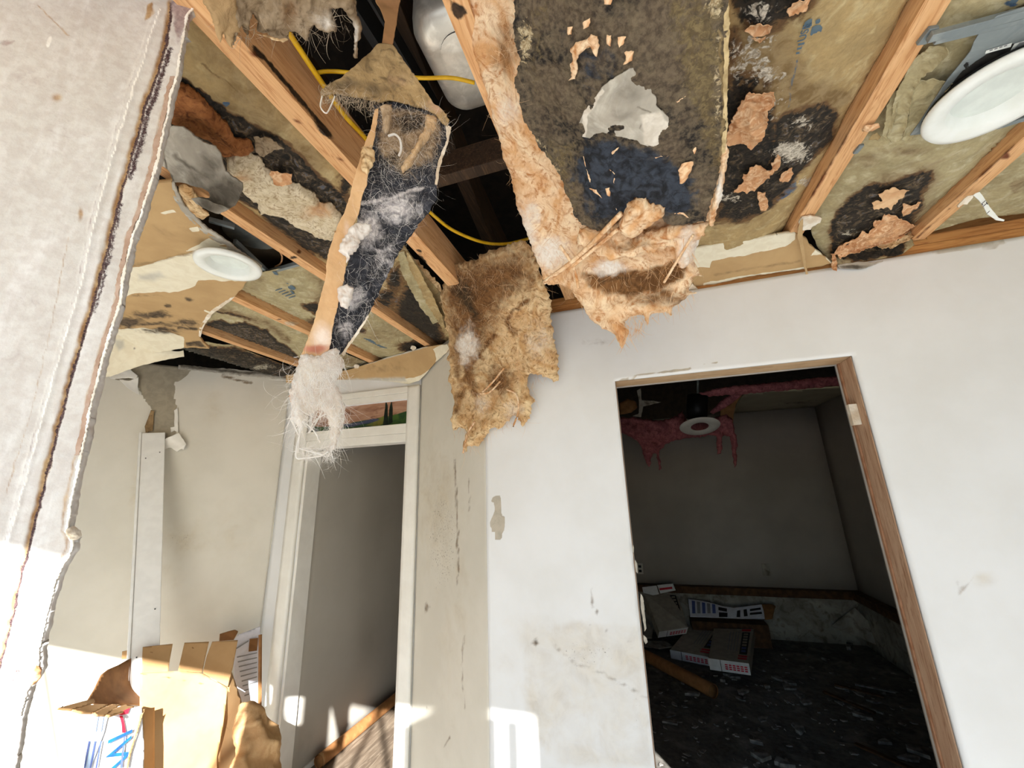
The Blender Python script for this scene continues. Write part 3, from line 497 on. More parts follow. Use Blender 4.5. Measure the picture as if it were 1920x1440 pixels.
joist(1.036, 1.082, -1.0, 1.66, 'rightmost pine joist meeting the top plate above the wall', [('l', 1, [(1905, 268), (1830, 340), (1720, 445)], 6, .7), ('b', 0, 1795, 380, 6, 4, .9), ('b', 0, 1785, 391, 5, 3, .9), ('b', 1, 1888, 295, 8, 4, .8)])
joist(1.50, 1.545, -1.0, 1.66, 'pine joist beyond the rim blocking at the far right', [])
a_, b_ = onZ(735, -30, 2.86), onZ(915, 430, 2.86)
tag(MB().beam(a_, lerp(a_, b_, 1.6), .05, .16).go('roof_brace', mDARKW, bev=.003), 'dark mouldy timber sloping through the black hole beside the duct', 'timber')
tag(MB().box((-.63, .86, 2.50), (-.245, .90, 2.585)).go('blocking', mDARKW, bev=.003), 'dark blocking board bridging two joists below the duct', 'timber')
for i, (x_, lab) in enumerate(((-.58, 'dim rafter deep in the black hole left of the duct'), (-.95, 'dim rafter deep in the attic over the knotty joist'))):
    tag(MB().beam((x_, -.9, 3.25), (x_, 2.6, 2.75), .045, .14).go('attic_rafter', mDARKW, bev=.002), lab, 'rafter')

# ------------------------------------------------------------------ duct and cables
du = thing('metal_duct', (-.2, .55, 2.64), 'shiny galvanised duct boot above the black hole in the ceiling', 'duct')
p0, p1, p2 = onZ(786, 32, 2.63), onZ(850, 212, 2.63), onZ(835, 12, 2.63)
x0, x1, y0, y1 = float((p0[0]+p1[0])/2)-.03, .02, float(p0[1])+.005, float(p1[1])+.03
def rr(x0, x1, y0, y1, r, n=6):
    o = []
    for cx, cy, a in ((x1-r, y1-r, 0), (x0+r, y1-r, 90), (x0+r, y0+r, 180), (x1-r, y0+r, 270)):
        o += [(cx+r*math.cos(math.radians(a+90*i/n)), cy+r*math.sin(math.radians(a+90*i/n))) for i in range(n+1)]
    return o
mb = MB(); rings = []
for ins, z in ((.05, 2.630), (.03, 2.632), (.012, 2.642), (.002, 2.66), (0, 2.69), (0, 2.95)): rings.append([(x, y, z+.006*math.sin(9*x+7*y)) for x, y in rr(x0+ins, x1-ins, y0+ins, y1-ins, .05)])
k = len(rings[0]); mb.add([v for r_ in rings for v in r_], [(i*k+j, i*k+(j+1) % k, (i+1)*k+(j+1) % k, (i+1)*k+j) for i in range(len(rings)-1) for j in range(k)]); cc = ((x0+x1)/2, (y0+y1)/2); fr_ = (1., .8, .5, .2)
mb.add([(cc[0]+(x-cc[0])*f, cc[1]+(y-cc[1])*f, 2.630-.006*(1-f)+.004*math.sin(14*x*f+11*y)) for f in fr_ for x, y, _ in rings[0]], [(i*k+j, (i+1)*k+j, (i+1)*k+(j+1) % k, i*k+(j+1) % k) for i in range(3) for j in range(k)]+[tuple(3*k+j for j in range(k))])
mb.go('duct_boot', mGALV, du, smooth=True)
MB().beam((x0-.045, y0-.14, 2.66), (x0-.03, y1+.05, 2.66), .006, .05).go('flange', mDARKM, du); MB().beam((x0-.10, y0-.1, 2.70), (x0-.085, y1, 2.70), .02, .09).go('flange', mDARKM, du)
def cable(label, pts, r=.0055):
    P = [onZ(x, y, z) for x, y, z in pts]; return tag(rope('electrical_cable', P, r, mYEL, sub=10), label, 'cable')
cable('thick yellow cable dropping diagonally from the grey tatters behind the folded facing', [(512, 8, 2.52), (545, 66, 2.52), (600, 150, 2.53), (645, 215, 2.54), (690, 265, 2.56), (740, 330, 2.6)], .0062)
cable('thin yellow cable bowing level across the hole in front of the duct', [(566, 146, 2.60), (610, 134, 2.6), (680, 138, 2.6), (785, 146, 2.59), (845, 146, 2.585), (890, 155, 2.58)], .0046)
cable('yellow cable looping low at the bottom of the black hole', [(795, 386, 2.56), (812, 403, 2.56), (850, 432, 2.56), (905, 454, 2.56), (950, 457, 2.57), (1000, 445, 2.6)], .0062)

# ------------------------------------------------------------------ batts still in their bays
def bay(x0, x1, edge=.05, mid=-.004, z=ZC, ymax=1.648):
    def g(x, y):
        zz = np.full(np.shape(np.asarray(x, float)), z+.02)
        for _ in range(5):
            P = onZ(x, y, zz); t = np.clip((P[..., 0]-x0)/(x1-x0), 0, 1); zz = z+mid+(edge-mid)*(1-np.sin(PI*t)**.55)
        P = onZ(x, y, zz); P = np.where((P[..., 1] > ymax)[..., None], onY(x, y, ymax), P); P[..., 0] = np.clip(P[..., 0], x0-.003, x1+.003); return P
    return g
off = lambda sf, d=.0025: (lambda x, y: (lambda P: P+(EYE-P)/np.linalg.norm(EYE-P, axis=-1, keepdims=True)*d)(sf(x, y)))
def batt(label, loc_px, cat='insulation batt'): return thing('insulation_batt', onZ(*loc_px, ZC+.03), label, cat)
def torn(parent, name, pts, sf, mat=None, h=.010, seed=0, push=.004, bump=(.014, 24), step=3, rag=3, paints=(), fib=0):
    return sheet(name, pts, off(sf, push+.004), mat or mTPAPER, parent, 1.7, .0015, (bump[0]*.55, bump[1]*1.3), 3, paints, rag*1.2, 4, seed, curl=.006, ridge=True, rstep=4)
# right bay beside the hanging batt
B = bay(.235, .589); bt = batt('tan kraft batt with printed blue leaf mark and torn paper, right of the hanging batt', (1560, 150))
k1 = [('p', 0, [(1365, -20), (1500, -30), (1545, -5), (1500, 30), (1440, 62), (1400, 50), (1370, 20)], 22, .8), ('p', 0, [(1340, 165), (1400, 150), (1450, 190), (1462, 280), (1440, 330), (1390, 400), (1340, 420)], 20, .85), ('p', 0, [(1452, 228), (1490, 205), (1545, 190), (1572, 215), (1560, 262), (1520, 300), (1480, 350), (1440, 392), (1380, 420), (1350, 400), (1440, 300)], 14, .92),
      ('p', 3, [(1360, 40), (1480, 60), (1520, 120), (1600, 165), (1575, 250), (1530, 300), (1420, 420), (1340, 430), (1340, 60)], 30, .75), ('p', 3, [(1455, 228), (1545, 160), (1590, 168), (1600, 185), (1560, 215), (1480, 240)], 8, .9), ('b', 3, 1410, 120, 70, 60, .95), ('b', 0, 1395, 150, 60, 24, .58), ('b', 0, 1370, 90, 24, 50, .55), ('b', 1, 1400, 110, 70, 60, .8), ('b', 1, 1450, 200, 30, 40, .7), ('b', 1, 1440, 140, 50, 30, .85), ('b', 1, 1485, 285, 45, 24, 1.05), ('b', 1, 1515, 340, 24, 14, .95), ('b', 1, 1370, 370, 30, 12, .85), ('b', 1, 1425, 20, 40, 24, .85), ('b', 1, 1430, 65, 40, 22, .8), ('b', 1, 1500, 230, 40, 20, .8),
      ('p', 2, [(1372, 285), (1420, 265), (1455, 250), (1450, 275), (1410, 315), (1385, 330), (1360, 330)], 8, .8), ('p', 2, [(1430, 385), (1475, 345), (1500, 330), (1490, 355), (1450, 385), (1420, 400)], 8, .7), ('b', 2, 1500, 255, 16, 8, .7), ('l', 2, [(1505, 75), (1490, 130), (1478, 200)], 9, .55), ('b', 1, 1545, 150, 12, 40, .2)]
sheet('kraft_facing', [(1290, -90), (1810, -90), (1760, 0), (1650, 180), (1540, 370), (1500, 440), (1400, 470), (1290, 500)], B, mKRAFT, bt, 3, .002, (.006, 22), 5, k1, 0, 6, 21)
torn(bt, 'torn_paper', [(1368, 235), (1385, 190), (1405, 165), (1420, 172), (1448, 165), (1450, 190), (1438, 200), (1440, 230), (1425, 260), (1408, 277), (1395, 268), (1375, 265), (1362, 262)], B, mTPAPER, .014, 31, .012, (.022, 16), 3)
torn(bt, 'torn_paper', [(1375, 357), (1392, 340), (1393, 322), (1405, 308), (1425, 305), (1440, 312), (1452, 306), (1446, 325), (1425, 345), (1400, 356)], B, mTPAPER, .012, 32, .010, (.02, 18))
torn(bt, 'torn_paper', [(1458, 330), (1470, 315), (1482, 310), (1486, 322), (1475, 336), (1464, 341)], B, mTPAPER, .008, 33, .008); torn(bt, 'torn_paper', [(1420, 356), (1432, 355), (1438, 375), (1435, 391), (1426, 390), (1420, 372)], B, mTPAPER, .006, 34, .01); torn(bt, 'torn_paper', [(1398, 52), (1420, 40), (1448, 42), (1440, 58), (1415, 62)], B, mTPAPER, .008, 35, .008); torn(bt, 'torn_paper', [(1490, 0), (1520, -10), (1510, 14), (1480, 28), (1475, 15)], B, mTPAPER, .008, 36, .008); torn(bt, 'torn_paper', [(1405, 60), (1420, 66), (1438, 64), (1425, 76)], B, mTPAPER, .004, 361, .006)
torn(bt, 'torn_paper', [(1446, 305), (1456, 285), (1462, 290), (1460, 310), (1450, 316)], B, mTPAPER, .004, 362, .008)
mk = lambda nm, pts, mt, par, sf, st=1.5, d=.006: sheet(nm, pts, off(sf, d), mt, par, st, 0, (0, 1), paints=None)
el = lambda cx, cy, rx_, ry_, an=0, n=14: [(cx+rx_*math.cos(t)*math.cos(an)-ry_*math.sin(t)*math.sin(an), cy+rx_*math.cos(t)*math.sin(an)+ry_*math.sin(t)*math.cos(an)) for t in np.arange(n)*2*PI/n]
def leaf(par, sf, cx, cy, s=1.):
    for p in ([(-20, 10), (-18, 2), (-10, -4), (-4, -5), (-5, 8), (-8, 10), (-15, 11)], [(2, -1), (6, -4), (11, -5), (11, 1), (8, 4), (2, 5)], [(-6, 17), (-4, 11), (4, 7), (12, 7), (15, 12), (13, 19), (8, 25), (0, 29), (-4, 30), (-8, 25)]): mk('printed_mark', [(cx+a*s, cy+b*s) for a, b in p], mLOGO, par, sf)
leaf(bt, B, 1527, 40)
def text_px(name, s_, mat, par, o_, xd, ud, size, ext=.0004):
    """flat lettering: origin, a point along the baseline and a point upwards, all world points"""
    cu = bpy.data.curves.new(name, 'FONT'); cu.body = s_; cu.size = size; cu.extrude = ext; cu.materials.append(mat)
    o = bpy.data.objects.new(name, cu); link(o, par); X = Vector(xd-o_).normalized(); U = Vector(ud-o_); U = (U-U.dot(X)*X).normalized(); Z = X.cross(U)
    R = Matrix((X, U, Z)).transposed().to_4x4(); R.translation = Vector(o_)-ploc(par)
    me = bpy.data.meshes.new_from_object(o); bpy.data.objects.remove(o); o = bpy.data.objects.new(name, me); link(o, par); o.matrix_local = R; return o
Bo = off(B, .009)
text_px('lettering', 'USE', mLOGO, bt, Bo(1509.0, 76.0), Bo(1516.0, 58.0), Bo(1499.0, 72.0), .019)
for i, (a_, b_) in enumerate((((1497, 82), (1509, 79)), ((1495, 90), (1507, 87)), ((1493, 98), (1505, 96)))): mk('printed_mark', [a_, b_, (b_[0]-1, b_[1]+4), (a_[0]-1, a_[1]+4)], mLOGO, bt, B)
# bay with the round light
B2 = bay(.636, 1.036); bt = batt('tan kraft batt with black mould and torn peach paper between the two right joists', (1640, 400))
k2 = [('p', 0, [(1572, 392), (1590, 372), (1625, 345), (1660, 342), (1720, 322), (1745, 318), (1748, 335), (1728, 360), (1730, 385), (1700, 430), (1660, 478), (1600, 488), (1560, 480), (1556, 440), (1562, 410)], 12, .95), ('p', 0, [(1565, 478), (1640, 470), (1700, 450), (1690, 480), (1600, 492)], 8, .8), ('p', 3, [(1540, 440), (1580, 370), (1650, 318), (1760, 300), (1765, 350), (1720, 450), (1640, 490), (1550, 500)], 26, .78), ('b', 3, 1620, 300, 40, 20, .5), ('b', 1, 1590, 435, 30, 10, .78), ('p', 2, [(1696, 345), (1715, 338), (1712, 355), (1698, 372), (1692, 365)], 4, .8), ('b', 1, 1740, 300, 60, 30, .35), ('b', 3, 1700, 280, 60, 10, .55), ('p', 0, [(1850, 50), (1890, 20), (1925, 0), (1960, -10), (1930, 20), (1880, 40)], 8, .8), ('b', 2, 1895, 5, 14, 8, .7), ('b', 3, 1640, 215, 60, 60, .4)]
sheet('kraft_facing', [(1780, -90), (2200, -90), (2200, 120), (1910, 268), (1800, 380), (1720, 455), (1690, 478), (1575, 498), (1560, 494), (1532, 462), (1520, 430), (1530, 380), (1640, 180)], B2, mPALE, bt, 3, .002, (.008, 20), 5, k2, 0, 6, 22)
mk('printed_mark', [(1724, 290), (1730, 282), (1738, 281), (1739, 287), (1732, 297), (1726, 301)], mLOGO, bt, B2); mk('printed_mark', [(1890, 6), (1905, -8), (1915, -6), (1905, 6)], mLOGO, bt, B2)
torn(bt, 'torn_paper', [(1638, 390), (1634, 377), (1645, 372), (1655, 374), (1652, 368), (1643, 358), (1668, 354), (1672, 349), (1690, 352), (1702, 352), (1692, 365), (1680, 375), (1672, 384), (1670, 390), (1662, 384), (1650, 385)], B2, LM('pale_torn_paper', (c(232, 196, 152), c(208, 160, 116)), 16, bump=(40, .5, .004)), .006, 41, .014, (.010, 26))
torn(bt, 'torn_paper', [(1691, 378), (1705, 380), (1724, 374), (1715, 388), (1700, 398), (1692, 402)], B2, mTPAPER, .006, 42, .010)
torn(bt, 'torn_paper', [(1558, 474), (1575, 458), (1590, 445), (1605, 440), (1616, 427), (1628, 435), (1640, 418), (1635, 410), (1650, 408), (1660, 400), (1686, 402), (1690, 412), (1708, 415), (1712, 425), (1696, 440), (1680, 452), (1660, 458), (1630, 464), (1610, 474), (1575, 486)], B2, mTPAPER, .016, 43, .012, (.026, 18))
torn(bt, 'torn_paper', [(1640, 460), (1670, 456), (1700, 440), (1720, 425), (1728, 430), (1700, 455), (1672, 466), (1650, 470)], B2, mTAN, .006, 44, .008)
torn(bt, 'torn_paper', [(1556, 475), (1566, 478), (1568, 500), (1565, 512), (1559, 505)], B2, mTPAPER, .004, 45, .010)
crm = [[(1680, 175), (1712, 112), (1745, 78), (1775, 78), (1778, 92), (1758, 118), (1728, 140), (1715, 160), (1700, 220), (1690, 255), (1672, 262), (1664, 250)], [(1716, 150), (1745, 140), (1785, 148), (1742, 200), (1720, 235), (1706, 258), (1692, 256), (1705, 205)], [(1672, 172), (1690, 165), (1680, 215), (1662, 256), (1656, 245)]]
for i, p in enumerate(crm): torn(bt, 'crumpled_paper', p, B2, mPALE, .012, 46+i, .016, (.02, 15), 3, 2)
# far right bay
B3 = bay(1.082, 1.5, .06, .02); bt = batt('plain tan kraft batt right of the rightmost joist', (1860, 350))
sheet('kraft_facing', [(1690, 470), (1800, 370), (1930, 240), (2250, 60), (2250, 335), (1922, 401), (1836, 409), (1747, 434), (1706, 452)], B3, mPALE, bt, 4, .002, (.006, 14), 4, [('b', 3, 1880, 345, 60, 30, .3), ('p', 3, [(1888, 345), (1920, 330), (1960, 335), (1960, 360), (1900, 362)], 3, .62), ('l', 3, [(1870, 398), (1930, 380)], 6, .5)], 0, 5, 23)
# left bay: main mouldy batt either side of the hanging strip
C1 = bay(-1.09, -.686, .05, 0., ymax=2.4); bt = batt('mouldy tan kraft batt with white fluff, left of the knotty joist', (560, 300))
k3 = [('p', 0, [(318, 148), (352, 152), (400, 190), (440, 215), (500, 245), (540, 270), (600, 330), (650, 372), (660, 400), (640, 500), (560, 460), (460, 380), (330, 300), (300, 200)], 9, .95), ('l', 0, [(330, 146), (380, 175), (420, 205)], 10, .9), ('p', 0, [(640, 300), (665, 340), (655, 395), (630, 370)], 12, .62), ('b', 3, 470, 190, 130, 80, .62), ('b', 3, 560, 300, 60, 40, .7), ('l', 3, [(380, 120), (420, 150), (480, 200)], 4, .9), ('p', 1, [(460, 300), (560, 340), (640, 430), (600, 430), (500, 380)], 20, .72), ('b', 3, 430, 100, 90, 50, .45), ('b', 2, 423, 193, 9, 6, .9),
      ('p', 0, [(760, 520), (800, 560), (832, 610), (838, 648), (800, 645), (760, 615), (735, 590), (745, 560)], 16, .72), ('b', 0, 725, 555, 20, 12, .8), ('b', 0, 740, 525, 16, 30, .7), ('b', 0, 715, 570, 30, 8, .75), ('b', 3, 760, 570, 70, 60, .8), ('b', 2, 745, 562, 14, 5, .8), ('b', 2, 730, 552, 8, 4, .8), ('b', 2, 783, 608, 8, 20, .8), ('b', 2, 695, 558, 10, 5, .8), ('b', 1, 800, 630, 30, 16, .6)]
sheet('kraft_facing', [(240, -10), (345, 0), (420, 70), (520, 180), (640, 320), (700, 400), (760, 462), (800, 520), (836, 560), (846, 646), (815, 650), (775, 642), (740, 620), (700, 590), (620, 525), (540, 470), (430, 390), (340, 345), (250, 330)], C1, mKRAFT, bt, 3, .002, (.008, 20), 5, k3, 0, 6, 24)
C1p = off(C1, .012)
tuft('exposed_fiberglass', [(316, 190), (330, 158), (352, 160), (380, 182), (400, 205), (430, 235), (440, 260), (470, 262), (476, 280), (450, 292), (420, 290), (390, 262), (345, 236), (320, 230)], C1p, LM('brown_torn_fiberglass', (c(178, 118, 70), c(140, 86, 46), c(96, 52, 28)), 14, 6, 1.6, rough=.9, bump=(50, .8, .006, 2)), bt, 3, .018, (.024, 17), 3, 51)
tuft('white_fluff', [(422, 290), (440, 284), (470, 288), (490, 300), (500, 318), (520, 330), (560, 345), (590, 362), (600, 380), (622, 382), (640, 400), (640, 440), (618, 452), (590, 440), (566, 420), (540, 410), (508, 395), (490, 400), (484, 380), (450, 352), (430, 320)], C1p, LM('dirty_white_fluff', (c(226, 212, 184), c(200, 182, 148), c(160, 136, 104)), 16, 7, 2., rough=.95, bump=(20, .5, .008, 1.5), layers=((0, c(170, 120, 80), c(196, 150, 104), 20, .8, .3),)), bt, 3, .022, (.026, 14), 4, 52, paints=[('b', 0, 600, 390, 40, 16, .6), ('b', 0, 450, 320, 26, 12, .5)])
torn(bt, 'torn_paper', [(506, 325), (512, 312), (530, 318), (546, 322), (548, 340), (530, 345), (515, 340)], C1p, mTPAPER, .008, 53, .012); torn(bt, 'torn_paper', [(476, 252), (500, 250), (535, 274), (510, 280), (495, 292), (482, 280)], C1p, mGREYF, .004, 54, .006, (.012, 26))
torn(bt, 'loose_flange', [(757, 460), (764, 470), (800, 530), (830, 590), (838, 625), (828, 612), (800, 566), (770, 505)], off(C1, .03), mKRAFT, .004, 55, .012, (.012, 20), 3, 2); torn(bt, 'loose_flange', [(745, 470), (756, 470), (790, 540), (822, 600), (812, 604), (780, 560), (752, 505)], off(C1, .02), mPALE, .003, 56, .012, (.012, 16), 3, 2)
torn(bt, 'torn_fiberglass', [(775, 480), (800, 505), (826, 530), (832, 570), (815, 560), (795, 530), (776, 500)], off(C1, -.02), mTAN, .01, 57, .0)
# second left bay
C2 = bay(-1.572, -1.132, .05, .0, ymax=2.5); bt = batt('pale kraft batt with faint printed letters and blue mark, above the transom', (540, 560))
k4 = [('p', 0, [(560, 572), (590, 568), (640, 585), (640, 610), (600, 596), (575, 580)], 5, .8), ('p', 3, [(575, 505), (610, 520), (640, 560), (600, 600), (570, 560), (590, 540)], 16, .7), ('b', 1, 545, 590, 40, 10, .7), ('b', 3, 480, 530, 30, 20, .45), ('b', 0, 600, 605, 30, 10, .6), ('b', 3, 720, 625, 60, 24, .5), ('b', 0, 770, 650, 26, 12, .8), ('b', 3, 680, 610, 30, 14, .5), ('b', 0, 676, 620, 10, 5, .7), ('b', 1, 690, 640, 30, 16, .45)]
sheet('kraft_facing', [(440, 520), (492, 510), (560, 496), (580, 498), (620, 520), (700, 586), (810, 652), (740, 672), (705, 684), (650, 660), (600, 640), (560, 615), (440, 545)], C2, mPALE, bt, 2.6, .002, (.007, 18), 5, k4, 0, 5, 25)
mk('printed_mark', el(546, 539, 6.5, 4, .3), mLOGO, bt, C2, 1.2); mk('printed_mark', el(538, 533, 4, 2.4, .3), mLOGO, bt, C2, 1.2); mk('printed_mark', el(550, 541, 4, 3, 0), mLOGO, bt, C2, 1.2); mk('printed_mark', [(510, 509), (518, 509), (522, 516), (515, 515)], mLOGO, bt, C2, 1.2); mk('printed_mark', [(543, 545), (547, 545), (553, 551), (549, 552)], mLOGO, bt, C2, 1.2)
for i in range(5):
    x_, y_ = 516+i*6.2, 544+i*3.6; mk('printed_mark', [(x_, y_), (x_+13, y_-4), (x_+13.6, y_-2.6), (x_+.8, y_+1.6)], mLOGO, bt, C2, 1.)
for i in range(8):
    x_, y_ = 682+i*4.2, 634+i*2.2; mk('printed_mark', [(x_, y_), (x_+14, y_+2.6), (x_+14.5, y_+4), (x_, y_+1.6)], mINKB if 0 else mLOGO, bt, C2, 1.)
bt = thing('light_housing', onZ(490, 455, ZC+.06), 'dark recessed light can and bracket seen through the torn ceiling at left', 'light fitting')
MB().box((-1.57, .72, ZC+.09), (-1.14, 1.16, ZC+.10)).go('back_plate', LM('rusty_plate', (c(84, 72, 56), c(56, 46, 36)), 9, 5, rough=.7), bt); 
pc_ = onZ(470, 450, ZC+.03); MB().tube([pc_+np.array([0, 0, .02]), pc_+np.array([0, 0, .12])], .085, 24).go('can', mGREYM, bt, smooth=True)
for q in (((440, 452), (500, 508)), ((392, 412), (440, 425)), ((492, 513), (560, 494))): MB().beam(onZ(*q[0], ZC+.015), onZ(*q[1], ZC+.015), .012, .016).go('bar', mGREYM, bt, .001)
rope('wire', [onZ(524, 470, ZC+.06), onZ(529, 482, ZC+.05), onZ(526, 494, ZC+.04), onZ(516, 500, ZC+.05)], .003, mTPAPER, bt)
# third and fourth left bays
C3 = bay(-2.055, -1.617, .045, .0, ymax=2.5); bt = batt('pale kraft batt with a broad black mould stain, second from the left wall', (480, 610))
k5 = [('p', 0, [(376, 612), (400, 600), (430, 606), (460, 605), (500, 618), (520, 640), (545, 655), (560, 672), (520, 668), (460, 650), (400, 640), (378, 628)], 5, 1.), ('l', 3, [(400, 575), (440, 590), (500, 605), (540, 640)], 14, .8), ('l', 0, [(408, 585), (436, 592), (470, 600)], 5, .7), ('b', 1, 430, 600, 20, 6, .7), ('b', 3, 650, 675, 40, 16, .7)]
sheet('kraft_facing', [(370, 610), (400, 570), (440, 548), (520, 592), (580, 628), (640, 660), (700, 684), (690, 694), (620, 694), (560, 694), (500, 672), (440, 650), (370, 650)], C3, mPALE, bt, 2.6, .002, (.007, 18), 5, k5, 0, 5, 26)
C4 = bay(-2.52, -2.10, .045, .0, ymax=2.5); bt = batt('blackened batt in the last bay above the left wall', (440, 675))
k6 = [('p', 0, [(335, 640), (400, 650), (440, 652), (500, 672), (560, 692), (540, 708), (440, 702), (350, 690)], 8, .92), ('b', 3, 440, 675, 90, 24, .8), ('b', 1, 490, 688, 40, 8, .8), ('b', 1, 380, 672, 30, 8, .7)]
sheet('kraft_facing', [(330, 640), (375, 640), (440, 648), (500, 672), (565, 696), (550, 714), (440, 706), (330, 694)], C4, mPALE, bt, 2.4, .002, (.008, 22), 5, k6, 0, 5, 27)

# ------------------------------------------------------------------ big hanging batt
HB = surf((880, 0, 'Y', .46), (960, 220, 'Y', .66), (1010, 430, 'Y', .92), (1025, 530, 'Y', 1.03), (1365, 0, 'Y', .50), (1355, 250, 'Y', .68), (1340, 400, 'Y', .84), (1150, 200, 'Y', .60), (1150, 400, 'Y', .83), (1165, 650, 'Y', 1.05), (1310, 540, 'Y', .98), (1130, -80, 'Y', .42), (880, -80, 'Y', .42), (1365, -80, 'Y', .46), (1200, 500, 'Y', .98), pw=2.2)
hb = thing('hanging_batt', onY(1150, 300, .75), 'big sagging insulation batt with black mouldy facing and peach fibres hanging at its foot', 'insulation batt')
body = [(868, -80), (875, 0), (880, 60), (895, 110), (905, 150), (918, 200), (935, 260), (950, 310), (962, 350), (968, 385), (985, 430), (1000, 470), (1012, 500), (1018, 525), (1030, 535), (1050, 532), (1075, 545), (1095, 575), (1110, 600), (1130, 615), (1150, 625), (1160, 640), (1166, 655), (1172, 640), (1178, 622), (1168, 605), (1180, 592), (1205, 590), (1215, 612), (1220, 590), (1250, 582), (1258, 598), (1262, 578), (1290, 556), (1308, 548), (1290, 545), (1300, 520), (1318, 518), (1300, 490), (1310, 455), (1325, 425), (1338, 380), (1352, 330), (1358, 200), (1362, 0), (1362, -80)]
hp = [('p', 0, [(1105, 508), (1140, 498), (1200, 500), (1240, 490), (1275, 480), (1290, 500), (1270, 525), (1230, 545), (1180, 560), (1140, 545), (1110, 530)], 10, .95), ('p', 2, [(1110, 510), (1150, 515), (1210, 508), (1260, 488), (1240, 505), (1180, 528), (1130, 530)], 10, .62), ('b', 1, 985, 440, 30, 60, .7), ('b', 1, 1035, 470, 40, 30, .8), ('b', 1, 960, 200, 30, 40, .5), ('b', 1, 1150, 495, 30, 14, .95), ('b', 1, 1000, 400, 20, 40, .6), ('b', 0, 950, 90, 30, 60, .5), ('b', 0, 1250, 560, 60, 20, .6), ('b', 1, 1310, 450, 14, 50, .7)]
tuft('fiberglass_body', body, off(HB, -.02), mPEACH, hb, 3, .022, (.026, 8), 3, 61, hp, 20, False, prag=10, warp=.08)
fo = [(962, -90), (965, 20), (963, 60), (975, 110), (966, 150), (978, 200), (985, 230), (1000, 255), (1012, 275), (1040, 310), (1055, 345), (1070, 375), (1078, 410), (1100, 424), (1125, 432), (1150, 420), (1168, 408), (1175, 400), (1176, 385), (1190, 372), (1212, 372), (1225, 385), (1240, 390), (1244, 412), (1262, 425), (1300, 420), (1322, 418), (1330, 385), (1345, 345), (1352, 300), (1360, 220), (1362, 100), (1366, 0), (1366, -90)]
HF = off(HB, .056)
fp = [('p', 0, [(1092, 255), (1180, 265), (1240, 280), (1300, 330), (1310, 400), (1240, 410), (1120, 420), (1085, 380), (1070, 330)], 26, .85), ('p', 0, [(1060, 60), (1160, 60), (1200, 120), (1150, 170), (1080, 190), (1050, 120)], 40, .5), ('p', 2, [(1240, -20), (1370, -20), (1370, 330), (1320, 330), (1280, 200), (1250, 100)], 40, .74), ('p', 2, [(962, -20), (1080, -20), (1040, 120), (1000, 220), (960, 140)], 40, .55), ('p', 2, [(1000, 250), (1090, 260), (1080, 330), (1100, 420), (1060, 400)], 20, .62), ('b', 1, 985, 80, 18, 60, .9), ('b', 1, 1345, 150, 16, 160, .75), ('b', 1, 1340, 10, 30, 40, .8), ('l', 1, [(1000, 255), (1045, 320), (1060, 370)], 12, .8), ('l', 3, [(1350, 60), (1358, 200), (1350, 300)], 9, .8), ('b', 1, 1120, 120, 120, 80, .5)]
sheet('mouldy_facing', fo, HF, mMOLD, hb, 2.6, .004, (.011, 26), 6, fp, 3.5, 10, 62, rstep=4)
HP = off(HB, .060)
def flake(pts, mt, sd, nm='paper_flake', h=.004, d=.064): return tuft(nm, pts, off(HB, d), mt, hb, 1.8, h, (.007, 40), 2.2, sd, (), 6)
gp = [(1082, 248), (1086, 232), (1092, 212), (1105, 195), (1118, 180), (1128, 165), (1140, 155), (1165, 138), (1190, 124), (1210, 108), (1217, 112), (1210, 135), (1220, 160), (1222, 175), (1230, 182), (1230, 198), (1238, 205), (1252, 220), (1257, 240), (1254, 265), (1245, 278), (1235, 282), (1215, 276), (1200, 270), (1195, 264), (1170, 258), (1150, 254), (1130, 250), (1115, 250), (1106, 258), (1090, 256)]
sheet('paper_patch', gp, HP, mGREYP, hb, 2, .005, (.006, 26), 5, [('p', 0, [(1082, 258), (1095, 205), (1130, 165), (1136, 170), (1105, 215), (1098, 258)], 3, .8), ('p', 0, [(1200, 215), (1240, 205), (1258, 240), (1240, 282), (1205, 272)], 6, .7), ('b', 1, 1175, 175, 34, 30, .5), ('l', 1, [(1195, 200), (1220, 210), (1200, 240)], 4, .7), ('b', 1, 1165, 215, 30, 14, .45)], 2, 5, 63)
flake([(1064, 150), (1070, 145), (1068, 120), (1075, 112), (1070, 92), (1080, 80), (1100, 74), (1108, 64), (1120, 68), (1124, 85), (1118, 108), (1112, 98), (1108, 88), (1095, 92), (1085, 104), (1080, 115), (1084, 130), (1078, 150)], mPEACH, 64); flake([(1272, 320), (1278, 308), (1300, 303), (1296, 318), (1285, 340), (1276, 344)], mTPAPER, 65)
for i, p in enumerate([[(1092, 42), (1106, 34), (1104, 50), (1094, 55)], [(1064, 52), (1074, 50), (1072, 66), (1064, 66)], [(1138, 64), (1148, 66), (1144, 88), (1137, 82)], [(1158, 70), (1174, 68), (1168, 84), (1160, 90)], [(1170, 98), (1188, 96), (1184, 112), (1170, 122), (1175, 110)], [(1135, 352), (1142, 352), (1144, 368), (1138, 366)], [(1298, 282), (1306, 276), (1302, 290)], [(1132, 0), (1150, -6), (1145, 8), (1134, 8)]]): flake(p, mTPAPER, 70+i, 'paper_flake', .003)
for i, p in enumerate([[(1100, 350), (1118, 356), (1130, 374), (1124, 368)], [(1092, 290), (1100, 318), (1108, 345), (1102, 325)], [(1146, 286), (1160, 276), (1158, 282), (1148, 290)], [(1142, 318), (1152, 325), (1150, 345), (1154, 326)], [(1268, 190), (1290, 178), (1270, 192)], [(1262, 400), (1282, 398), (1292, 408), (1280, 402)], [(1226, 294), (1256, 292), (1230, 297)], [(1152, 385), (1158, 396), (1155, 392)]]): flake(p, mPEACH, 80+i, 'paper_sliver', .002)
